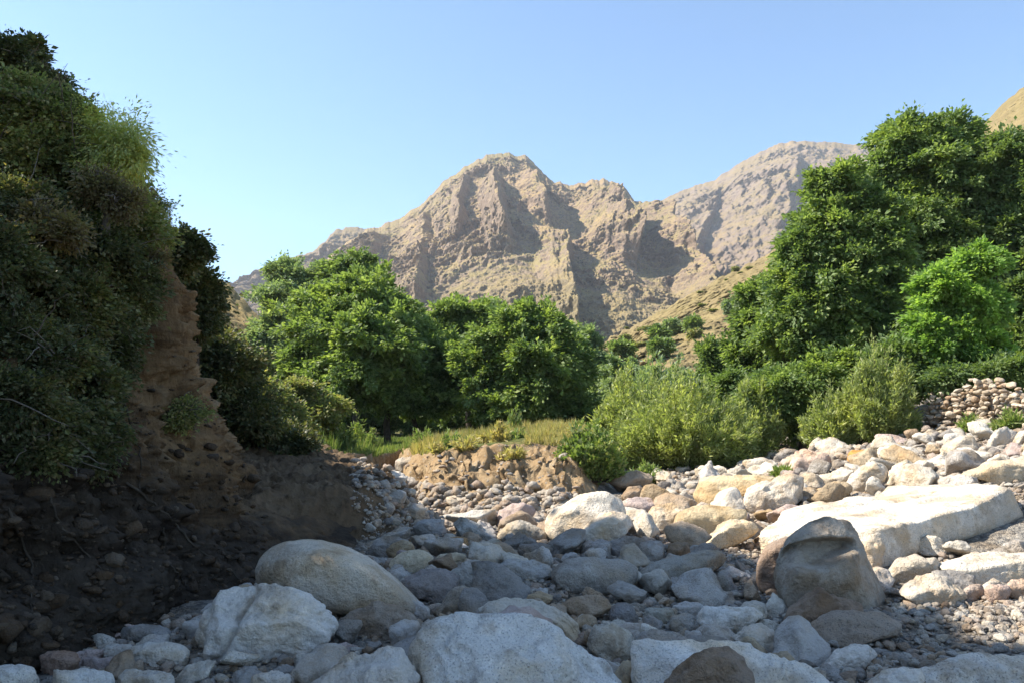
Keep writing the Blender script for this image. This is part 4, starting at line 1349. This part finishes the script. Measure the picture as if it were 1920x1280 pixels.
rb = [
 ('leafy bramble thicket below the big sunlit walnut', 21, (1500, 820), [(1480, 735, 70, 44), (1560, 720, 70, 44), (1440, 760, 50, 34), (1500, 780, 55, 34), (1600, 700, 55, 40)], WALNUT, 0.097, 1833, 59),
 ('dark leafy bush at the foot of the big walnut trunk', 20, (1690, 770), [(1690, 690, 40, 50), (1660, 720, 40, 46), (1720, 700, 26, 40)], WALNUT2, 0.097, 669, 59),
 ('round leafy bush left of the bramble thicket', 23, (1395, 820), [(1395, 760, 44, 40), (1370, 730, 34, 34), (1420, 800, 40, 26)], WALNUT, 0.097, 669, 59),
 ('dark low scrub along the top of the stone wall', 18.5, (1850, 745), [(1780, 712, 40, 18), (1850, 705, 50, 22), (1910, 695, 40, 24)], WALNUT2, 0.078, 574, 56),
 ('grey green bush below the golden hillside', 38, (1180, 800), [(1175, 715, 46, 40), (1215, 740, 55, 36), (1150, 760, 40, 30), (1250, 735, 40, 28)], PALEG, 0.142, 829, 56),
 ('rounded mid green bush between the grey bush and the dark small tree', 33, (1290, 790), [(1270, 722, 40, 24), (1300, 750, 46, 30), (1240, 725, 30, 18)], PALEG, 0.129, 669, 56),
]
for k, (lab, d, tr, lb, mt, lf, nc, nl) in enumerate(rb):
    tree('bush', lab, 'bush', d, tr, lb, mt, lf, nc, nl, 50 + k, .05, .28, 'bushes on the right bank')

# bushes dotted over the golden hillside
hb = [(1165, 655, 26, 16, 'lowest dark bush on the golden hillside'), (1205, 650, 18, 15, 'round bush just right of the lowest hillside bush'), (1238, 628, 20, 18, 'bush halfway up the lower edge of the golden hillside'),
      (1262, 612, 18, 14, 'small bush above the halfway hillside bush'), (1300, 606, 14, 10, 'tiny dark bush in the open middle of the golden hillside'), (1335, 590, 24, 15, 'wide bush high on the golden hillside beside the trees'), (1240, 650, 22, 16, 'bush below the halfway hillside bush'), (1370, 575, 18, 15, 'topmost hillside bush against the medium tree')]
hv = HILLV.reshape(-1, 3)
hx, hy = proj(hv)
for k, (px, py, rx, ry, lab) in enumerate(hb):
    if k in (1, 5):
        continue
    rx, ry = rx * .85, ry * .85
    near_ = np.nonzero((np.abs(hx - px) < 8) & (np.abs(hy - (py + ry * .8)) < 6))[0]
    if len(near_):
        q = hv[near_[np.argmin(hv[near_, 1])]]
        tree('hillside_bush', lab, 'bush', q[1], (px, py + ry), [(px - rx * .3, py, rx * .42, ry * .8), (px + rx * .35, py + 2, rx * .42, ry * .7)], PALEG if k % 2 else WALNUT2, .3, 90, 34, 80 + k, .1, .5, 'bushes on the golden hillside', base_z=q[2] - .3, ntw=8)


rs = np.random.default_rng(44)
vis = np.nonzero((hx > 1090) & (hx < 1480) & (hy > 470) & (hy < 660) & (hv[:, 1] < 190) & (hv[:, 2] > 3))[0]
proto = None
for k in range(18):
    q = hv[vis[rs.integers(len(vis))]]
    if proto is None:
        vq = crown_leaves([(0, 0, .7, .9, .9, .7), (.6, .2, .5, .6, .6, .5)], 90, 26, .28, rs, .35)
        proto = mesh_np('scrub_bush', vq[0], vq[1], OLIVE, False)
    o = link('scrub_bush', proto)
    o.location = q
    o.rotation_euler = (0, 0, rs.uniform(0, 6.28))
    k_ = rs.uniform(.35, .9)
    o.scale = (k_ * rs.uniform(.9, 1.7), k_, k_ * rs.uniform(.45, .9))
    tag(o, 'small dry scrub bush dotted on the open golden hillside', 'bush', 'scrub dotted over the golden hillside')

# feathery shrubs: many thin arching wands with fine sprays
def feather(name, label, cat, d, px, base_py, wpx, hpx, mat, nst, seed, group, leaf=.07, per=70, lean=0, asp=.16, spread=1.0):
    rng = np.random.default_rng(seed)
    bx = P(px, base_py, d)
    z = float(ground(bx[0], bx[1], False))
    base = np.array([bx[0], bx[1], z])
    Wd, Hh = wpx / F * d / 2, hpx / F * d
    Hh += max(0, base[2] * 0)
    pos, axs, wands = [], [], []
    for k in range(nst):
        a = rng.uniform(0, 2 * math.pi)
        rr = math.sqrt(rng.uniform()) * spread
        ex, ey = math.cos(a) * rr * Wd, math.sin(a) * rr * Wd * .8
        h = Hh * (1 - .45 * rr * rr) * rng.uniform(.5, 1.18) * (1 + .18 * math.sin(a * 3 + seed))
        s = base + np.array([ex * .45, ey * .45, -.05])
        t = np.linspace(0, 1, 8)
        path = np.stack([s[0] + (ex * .55 + lean * h) * t ** 1.4, s[1] + ey * .55 * t ** 1.4, s[2] + h * (t - .12 * t * t * rr)], 1)
        path += rng.normal(size=path.shape) * .02 * t[:, None]
        wands.append(tube(path, np.linspace(.012, .003, 8), 4))
        tt = rng.uniform(.12, 1.0, per) ** .8
        p = np.stack([np.interp(tt, t, path[:, j]) for j in range(3)], 1)
        tn = np.stack([np.interp(tt, t, np.gradient(path[:, j], t)) for j in range(3)], 1)
        tn /= np.linalg.norm(tn, axis=1)[:, None]
        ax = tn * .9 + rng.normal(size=(per, 3)) * .55
        pos.append(p + rng.normal(size=p.shape) * .085 * Hh * (1.0 - .5 * tt)[:, None] * .55)
        axs.append(ax)
    pos, axs = np.concatenate(pos), np.concatenate(axs)
    L = leaf * rng.uniform(.6, 1.6, len(pos))
    v, q = leaf_quads(pos, axs, rng.normal(size=pos.shape), L, L * asp, .02)
    root = empty(name, base, label, cat, group)
    wv, wq = join(wands)
    link('stems', mesh_np('stems', wv - base, wq, M_BARK), root)
    link('foliage', mesh_np('foliage', v - base, q, mat, False), root)
    return root


GF = 'feathery shrubs along the riverbed'
feather('tamarisk_shrub', 'largest feathery pale green tamarisk shrub in the middle of the far bank', 'shrub', 19.3, 1280, 885, 280, 152, FEATHER, 480, 1, GF, .10, 170, asp=.13)
feather('tamarisk_shrub', 'feathery shrub crowding the left side of the largest tamarisk', 'shrub', 23, 1185, 860, 150, 140, FEATHER, 280, 2, GF, .12, 140, asp=.13)
feather('tamarisk_shrub', 'feathery shrub at the right end of the largest tamarisk', 'shrub', 20.5, 1408, 852, 120, 130, FEATHER, 220, 3, GF, .10, 150, asp=.13)
feather('tamarisk_shrub', 'upright brushy tamarisk shrub left of the stone wall', 'shrub', 18.6, 1645, 815, 140, 160, FEATHER, 300, 4, GF, .10, 170, lean=.06, asp=.12)
feather('tamarisk_shrub', 'low feathery shrub left of the upright brushy tamarisk', 'shrub', 19, 1558, 822, 110, 100, FEATHER, 200, 5, GF, .10, 130, asp=.13)
feather('willow_shrub', 'small leafy willow shrub growing on the edge of the clay bank', 'shrub', 15.6, 1108, 922, 130, 92, GRASS, 190, 6, GF, .085, 75, asp=.26)
feather('tamarisk_shrub', 'thin feathery shrub at the back between grove and hillside', 'shrub', 29, 1240, 820, 150, 130, PALEG, 180, 7, GF, .18, 80)
GW = 'tall pale weeds on the meadow edge'
for k, (px, py, w, h, d, lab) in enumerate([(620, 858, 60, 84, 24.5, 'tall pale weed clump nearest the olive bush'), (668, 850, 50, 66, 27, 'pale weed clump left of the walnut trunks'), (695, 848, 30, 40, 28, 'short pale weed clump at the foot of the walnut trunks'),
                                          (648, 866, 40, 50, 24, 'weed clump at the dark lip of the meadow'), (962, 812, 40, 54, 24, 'spiky weed clump standing up on the bank top'), (1048, 815, 44, 30, 22, 'straw coloured weed clump at the right of the bank top')]):
    feather('weed_clump', lab, 'weed', d, px, py, w, h, GRASS if k < 5 else STRAW, 50, 30 + k, GW, .12, 40, asp=.12)
for k, (px, py, w, h, d, lab) in enumerate([(1215, 905, 60, 36, 16.5, 'grass tuft between the willow shrub and the golden boulder'), (1170, 868, 60, 40, 19, 'grass tuft behind the willow shrub'), (1700, 812, 50, 60, 18.3, 'grass tuft at the end of the stone wall'), (1820, 800, 40, 34, 16.4, 'grass tuft growing out of the stone wall'), (1895, 790, 60, 40, 15.4, 'dry grass tuft at the right end of the stone wall'), (1465, 885, 26, 24, 15.5, 'grass tuft beside the pinkish boulder')]):
    feather('grass_tuft', lab, 'grass tuft', d, px, py, w, h, GRASS, 60, 60 + k, 'grass tufts among the stones', .11, 34, asp=.1)


# weeds along the broken turf edge of the bank
re_ = np.random.default_rng(71)
for k in range(14):
    x = re_.uniform(-2.3, 1.6)
    y = np.interp(x, BX, BY) + re_.uniform(1.6, 3.6)
    z = float(ground(x, y, False))
    px, py = proj(np.array([x, y, z]))
    feather('weed_clump', 'small straw and green weed clump on the turf edge of the clay bank', 'weed', y, float(px), float(py), re_.uniform(24, 60), re_.uniform(16, 46), STRAW if k % 3 else GRASS, 26, 200 + k, 'weeds on the turf edge of the clay bank', .10, 26, asp=.12)


# meadow grass
def grass(name, n, seed, mat, label, hgt, xr, yr, mmin, dens):
    rng = np.random.default_rng(seed)
    x = rng.uniform(*xr, n)
    y = yr[0] + (yr[1] - yr[0]) * rng.uniform(size=n) ** 1.3
    x = x * (y / 20)
    hv_ = .55 + .9 * sstep(-.2, .5, fbm(p3(x * 1.3, y * 1.3, seed + 5), 3))
    m, s = masks(x, y)
    k = (m > mmin) & (fbm(p3(x * .5, y * .5, seed), 3) > dens)
    x, y = x[k], y[k]
    z = ground(x, y)
    n = len(x)
    h = hv_[k] * hgt * rng.uniform(.35, 1.2, n)
    ax = rng.normal(size=(n, 3)) * .28 + [0, 0, 1]
    v, q = leaf_quads(np.stack([x, y, z - .02], 1), ax, rng.normal(size=(n, 3)), h, np.full(n, .011) * (y / 20), .3)
    tag(link(name, mesh_np(name, v, q, mat, False)), label, 'grass', kind='stuff')


grass('dry_grass', 60000, 1, STRAW, 'dry straw coloured grass covering the bank top', .27, (-2.5, 3.2), (15, 32), .9, -.08)
grass('green_grass', 60000, 2, GRASS, 'green meadow grass under and around the walnut trees', .2, (-7, -1.5), (20, 42), .75, -.6)

grass('tall_grass', 20000, 5, GRASS, 'tall pale dry grass along the meadow edge left of the walnut trunks', .5, (-6.6, -2.9), (20.5, 31), .8, -.1)

# ------------------------------------------------------------------ plants on the cliff
GC = 'scrub growing on the shaded cliff'
cv = [
 ('dry_bush', 'dry brown bush on the cliff just below the willow sapling', 7.6, (200, 400), [(190, 355, 40, 28), (235, 385, 34, 30)], DRY, .036, 260, 40),
 ('dry_bush', 'dry brown bush in the middle of the shaded cliff scrub', 7.0, (90, 470), [(70, 420, 44, 30), (120, 440, 34, 26)], DRY, .036, 240, 40),
 ('dry_bush', 'dry rusty bush at the top of the bare ochre face', 8.6, (290, 520), [(285, 500, 26, 28), (262, 540, 24, 26)], DRY, .036, 170, 40),
 ('bush', 'sunlit olive bush on the cliff top in the upper left', 8.0, (70, 330), [(40, 210, 90, 56), (110, 230, 70, 50), (10, 290, 80, 60), (90, 300, 80, 56)], OLIVE, 0.042, 1350, 55),
 ('bush', 'olive bush below the yellow willow on the cliff', 8.4, (180, 420), [(160, 330, 76, 56), (220, 380, 60, 46), (130, 400, 80, 56), (245, 430, 50, 46)], OLIVE, 0.042, 1350, 55),
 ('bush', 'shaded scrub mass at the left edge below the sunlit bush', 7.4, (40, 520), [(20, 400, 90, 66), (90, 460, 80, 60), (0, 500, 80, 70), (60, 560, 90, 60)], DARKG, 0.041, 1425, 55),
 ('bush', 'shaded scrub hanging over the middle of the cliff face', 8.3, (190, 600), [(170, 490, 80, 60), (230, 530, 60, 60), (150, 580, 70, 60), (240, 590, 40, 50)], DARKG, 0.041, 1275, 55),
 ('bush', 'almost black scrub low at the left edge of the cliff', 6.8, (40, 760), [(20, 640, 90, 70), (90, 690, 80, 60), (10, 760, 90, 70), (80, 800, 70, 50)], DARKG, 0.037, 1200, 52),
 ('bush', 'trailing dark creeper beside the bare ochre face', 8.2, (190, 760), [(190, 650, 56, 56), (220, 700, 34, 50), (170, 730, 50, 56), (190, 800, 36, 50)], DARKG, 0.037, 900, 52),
 ('bush', 'grassy tangle capping the bare ochre buttress', 9.3, (280, 470), [(265, 440, 36, 26), (295, 440, 22, 22), (245, 480, 34, 34)], OLIVE, 0.037, 450, 50),
 ('bush', 'dark leafy bush at the very top left corner', 8.6, (30, 190), [(15, 115, 40, 34), (70, 150, 40, 22), (105, 165, 24, 18)], DARKG, 0.034, 780, 52),
 ('bush', 'small bush halfway down the buttress', 9.2, (350, 790), [(352, 770, 28, 20), (335, 790, 24, 16)], OLIVE, 0.034, 195, 45),
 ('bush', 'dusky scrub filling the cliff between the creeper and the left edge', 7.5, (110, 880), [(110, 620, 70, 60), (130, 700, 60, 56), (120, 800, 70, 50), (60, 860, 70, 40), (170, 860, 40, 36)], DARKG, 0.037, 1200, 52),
 ('bush', 'olive scrub high on the cliff just left of the bare buttress', 8.8, (240, 520), [(215, 440, 50, 44), (180, 450, 60, 50), (235, 500, 40, 44), (120, 380, 70, 50)], OLIVE, 0.041, 840, 52),
]
for k, (nm, lab, d, tr, lb, mt, lf, nc, nl) in enumerate(cv):
    tree(nm, lab, 'bush', d, tr, lb, mt, lf, nc, nl, 120 + k, .03, .13, GC, cliff=True, ntw=110)
def cliff_rubble():
    r = np.random.default_rng(77)
    pos, sz = [], []
    e = Vector((0, 0, EZ))
    for k in range(2600):
        px, py = r.uniform(-60, 500), r.uniform(640, 1250)
        if r.uniform() > sstep(600, 1150, py) + .12:
            continue
        q = CLIFF_BVH.ray_cast(e, Vector(P(px, py, 5.0)) - e, 14)
        if q[0] is None:
            continue
        pos.append(np.array(q[0]) - np.array(q[1]) * 0)
        sz.append(float(np.clip(r.lognormal(math.log(.05), .68), .018, .30)))
    m = mat_rock('cliff rubble', True)
    for nd in m.node_tree.nodes:
        if nd.type == 'VALTORGB' and len(nd.color_ramp.elements) == 6:
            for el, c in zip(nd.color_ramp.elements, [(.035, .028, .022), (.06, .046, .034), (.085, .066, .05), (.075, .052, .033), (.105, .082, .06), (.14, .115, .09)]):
                el.color = (*c, 1)
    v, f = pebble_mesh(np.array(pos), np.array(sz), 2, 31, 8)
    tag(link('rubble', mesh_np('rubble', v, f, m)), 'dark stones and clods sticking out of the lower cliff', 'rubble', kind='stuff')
    labs = ['longest bare root slanting down the dark lower cliff', 'thin root left of the longest bare root', 'short root low on the dark cliff near the creased boulder', 'pale root hanging beside the bare ochre face', 'twisted root in the darkest corner of the cliff']
    for n, (x0, y0, x1, y1, w) in enumerate([(236, 905, 452, 1088, .016), (60, 890, 190, 1080, .012), (300, 990, 350, 1120, .011), (236, 690, 262, 940, .012), (20, 930, 70, 1150, .014)]):
        path = []
        for t in np.linspace(0, 1, 26):
            px, py = x0 + (x1 - x0) * t + 9 * math.sin(t * 7 + n) + r.normal() * 1.5, y0 + (y1 - y0) * t + r.normal() * 2
            q = CLIFF_BVH.ray_cast(e, Vector(P(px, py, 5.0)) - e, 14)
            if q[0] is not None:
                d_ = np.array(q[0])
                path.append(d_ + (np.array([0, 0, EZ]) - d_) / np.linalg.norm(d_) * .02)
        if len(path) > 6:
            v, q = tube(path, np.linspace(w, w * .4, len(path)), 6)
            tag(link('root', mesh_np('root', v, q, M_BARK)), labs[n], 'root', 'bare roots on the cliff')


cliff_rubble()
tree('willow_sapling', 'yellow green feathery willow sapling glowing against the sky on the cliff', 'tree', 7.9, (212, 330), [(225, 262, 46, 44), (252, 290, 28, 50), (180, 240, 34, 36), (205, 300, 46, 40), (160, 215, 26, 24)], YELLOW, .045, 620, 30, 140, .009, .10, GC, base_z=float(P(212, 345, 7.9)[2]), aspect=.15, shell=.3, sublobes=False, droop=.8)
tree('small_tree', 'little dark tree leaning out from the cliff edge against the sky', 'tree', 11.5, (345, 560), [(345, 462, 26, 22), (365, 478, 24, 20), (335, 500, 24, 26)], DARKG, .055, 420, 42, 141, .03, .14, GC, base_z=float(P(345, 570, 11.5)[2]))
tree('bush', 'dark bush below the little leaning tree', 'bush', 12.3, (370, 640), [(375, 545, 40, 36), (395, 575, 26, 26), (360, 600, 44, 46)], DARKG, .055, 650, 46, 142, .03, .17, GC, base_z=float(P(370, 660, 12.3)[2]))
tree('dry_shrub', 'thin twiggy reddish shrub on the cliff edge against the sky', 'bush', 9.6, (285, 420), [(292, 390, 20, 26), (275, 380, 20, 18)], OLIVE, .03, 90, 26, 143, .012, .12, GC, base_z=float(P(285, 430, 9.6)[2]), ntw=70)
tree('juniper_tree', 'narrow dark spire of a juniper on the cliff top', 'tree', 8.8, (60, 170), [(58, 96, 8, 24), (60, 125, 12, 26)], DARKG, .06, 130, 40, 144, .015, .07, GC, base_z=float(P(60, 190, 8.8)[2]), sublobes=False, ntw=10)

# unseen trees beyond the left edge, crowns shaped to shade the near riverbed
for k, (x, y, z, rx, rz) in enumerate([(-10.4, 2.6, 12.9, 1.9, 2.4), (-10.6, 5.1, 13.0, 1.8, 2.1), (-10.4, 7.3, 12.1, 1.6, 1.0), (-10.2, 9.7, 11.5, 1.2, 1.0)]):
    rng = np.random.default_rng(300 + k)
    lb = [(x, y, z, rx, rx, rz), (x, y + .5, z + .2, rx * .8, rx * .8, rz * .8), (x - .3, y - .5, z - .1, rx * .8, rx * .8, rz * .8)]
    if k == 1:
        lb += [(x, 5.5, 10.0, 1.5, 1.2, 1.7), (x, 6.1, 9.6, 1.2, .9, 1.5)]
    v, q, cl = crown_leaves(lb, 1500 if k == 1 else 900, 40, .24, rng, .30)
    base = np.array([x, y, 6.7 if y < 9 else 8.6])
    root = empty('walnut_tree', base, ['walnut tree shading the near boulders from the slope above the cliff, nearest of its row', 'second walnut tree from the near end of the row above the cliff', 'third walnut tree from the near end of the row above the cliff', 'lowest walnut tree at the far end of the row above the cliff'][k], 'tree', 'trees on the slope above the cliff')
    tv, tq = limbs(base, np.array([x, y, z - rz * .2]), lb, cl, .16, rng, 40)
    link('trunk', mesh_np('trunk', tv - base, tq, M_BARK), root)
    link('crown', mesh_np('crown', v - base, q, WALNUT, False), root)

# ------------------------------------------------------------------ haze, light, camera
def build_haze():
    bm = bmesh.new()
    bmesh.ops.create_cube(bm, size=2)
    me = bpy.data.meshes.new('haze')
    for v in bm.verts:
        v.co.x *= 2000
        v.co.y *= 2000
        v.co.z = 520 if v.co.z > 0 else -60
    bm.to_mesh(me)
    bm.free()
    m, nt, out = new_mat('valley haze')
    vol = nt.nodes.new('ShaderNodeVolumePrincipled')
    vol.inputs['Color'].default_value = (.86, .91, 1, 1)
    vol.inputs['Density'].default_value = .00017
    vol.inputs['Anisotropy'].default_value = .2
    nt.links.new(vol.outputs[0], out.inputs['Volume'])
    me.materials.append(m)
    tag(link('haze', me), 'thin blue summer haze filling the valley air', 'haze', kind='stuff')


build_haze()
AZ, EL = math.radians(-86), math.radians(46)      # azimuth clockwise from +Y, height of the sun
S_DIR = np.array([math.sin(AZ) * math.cos(EL), math.cos(AZ) * math.cos(EL), math.sin(EL)])
sun = bpy.data.lights.new('sun', 'SUN')
sun.energy = 3.6
sun.angle = math.radians(.53)
sun.color = (1, .93, .82)
so = bpy.data.objects.new('sun', sun)
C.objects.link(so)
so.rotation_euler = Vector(S_DIR).to_track_quat('Z', 'Y').to_euler()
w = bpy.data.worlds.new('World')
bpy.context.scene.world = w
w.use_nodes = True
nt = w.node_tree
nt.nodes.clear()
sky = nt.nodes.new('ShaderNodeTexSky')
sky.sky_type = 'NISHITA'
sky.sun_disc = False
sky.sun_elevation = EL
sky.sun_rotation = AZ
sky.altitude = 1600
sky.air_density = 1.0
sky.dust_density = .1
sky.ozone_density = 2.2
bg = nt.nodes.new('ShaderNodeBackground')
bg.inputs[1].default_value = .092
ow = nt.nodes.new('ShaderNodeOutputWorld')
tint = nt.nodes.new('ShaderNodeMix')
tint.data_type = 'RGBA'
tint.blend_type = 'MULTIPLY'
tint.inputs[0].default_value = 1
tint.inputs[7].default_value = (.86, .97, .97, 1)
nt.links.new(sky.outputs[0], tint.inputs[6])
nt.links.new(tint.outputs[2], bg.inputs[0])
nt.links.new(bg.outputs[0], ow.inputs[0])

cam = bpy.data.cameras.new('camera')
cam.lens = 28
cam.sensor_width = 36
cam.clip_start = .1
cam.clip_end = 6000
co = bpy.data.objects.new('camera', cam)
C.objects.link(co)
co.location = (0, 0, EZ)
co.rotation_euler = (math.pi / 2 + TH, 0, 0)
sc = bpy.context.scene
sc.camera = co
sc.view_settings.view_transform = 'Standard'
sc.view_settings.look = 'None'
sc.view_settings.exposure = 1.72
sc.cycles.max_bounces = 6
sc.cycles.volume_bounces = 0
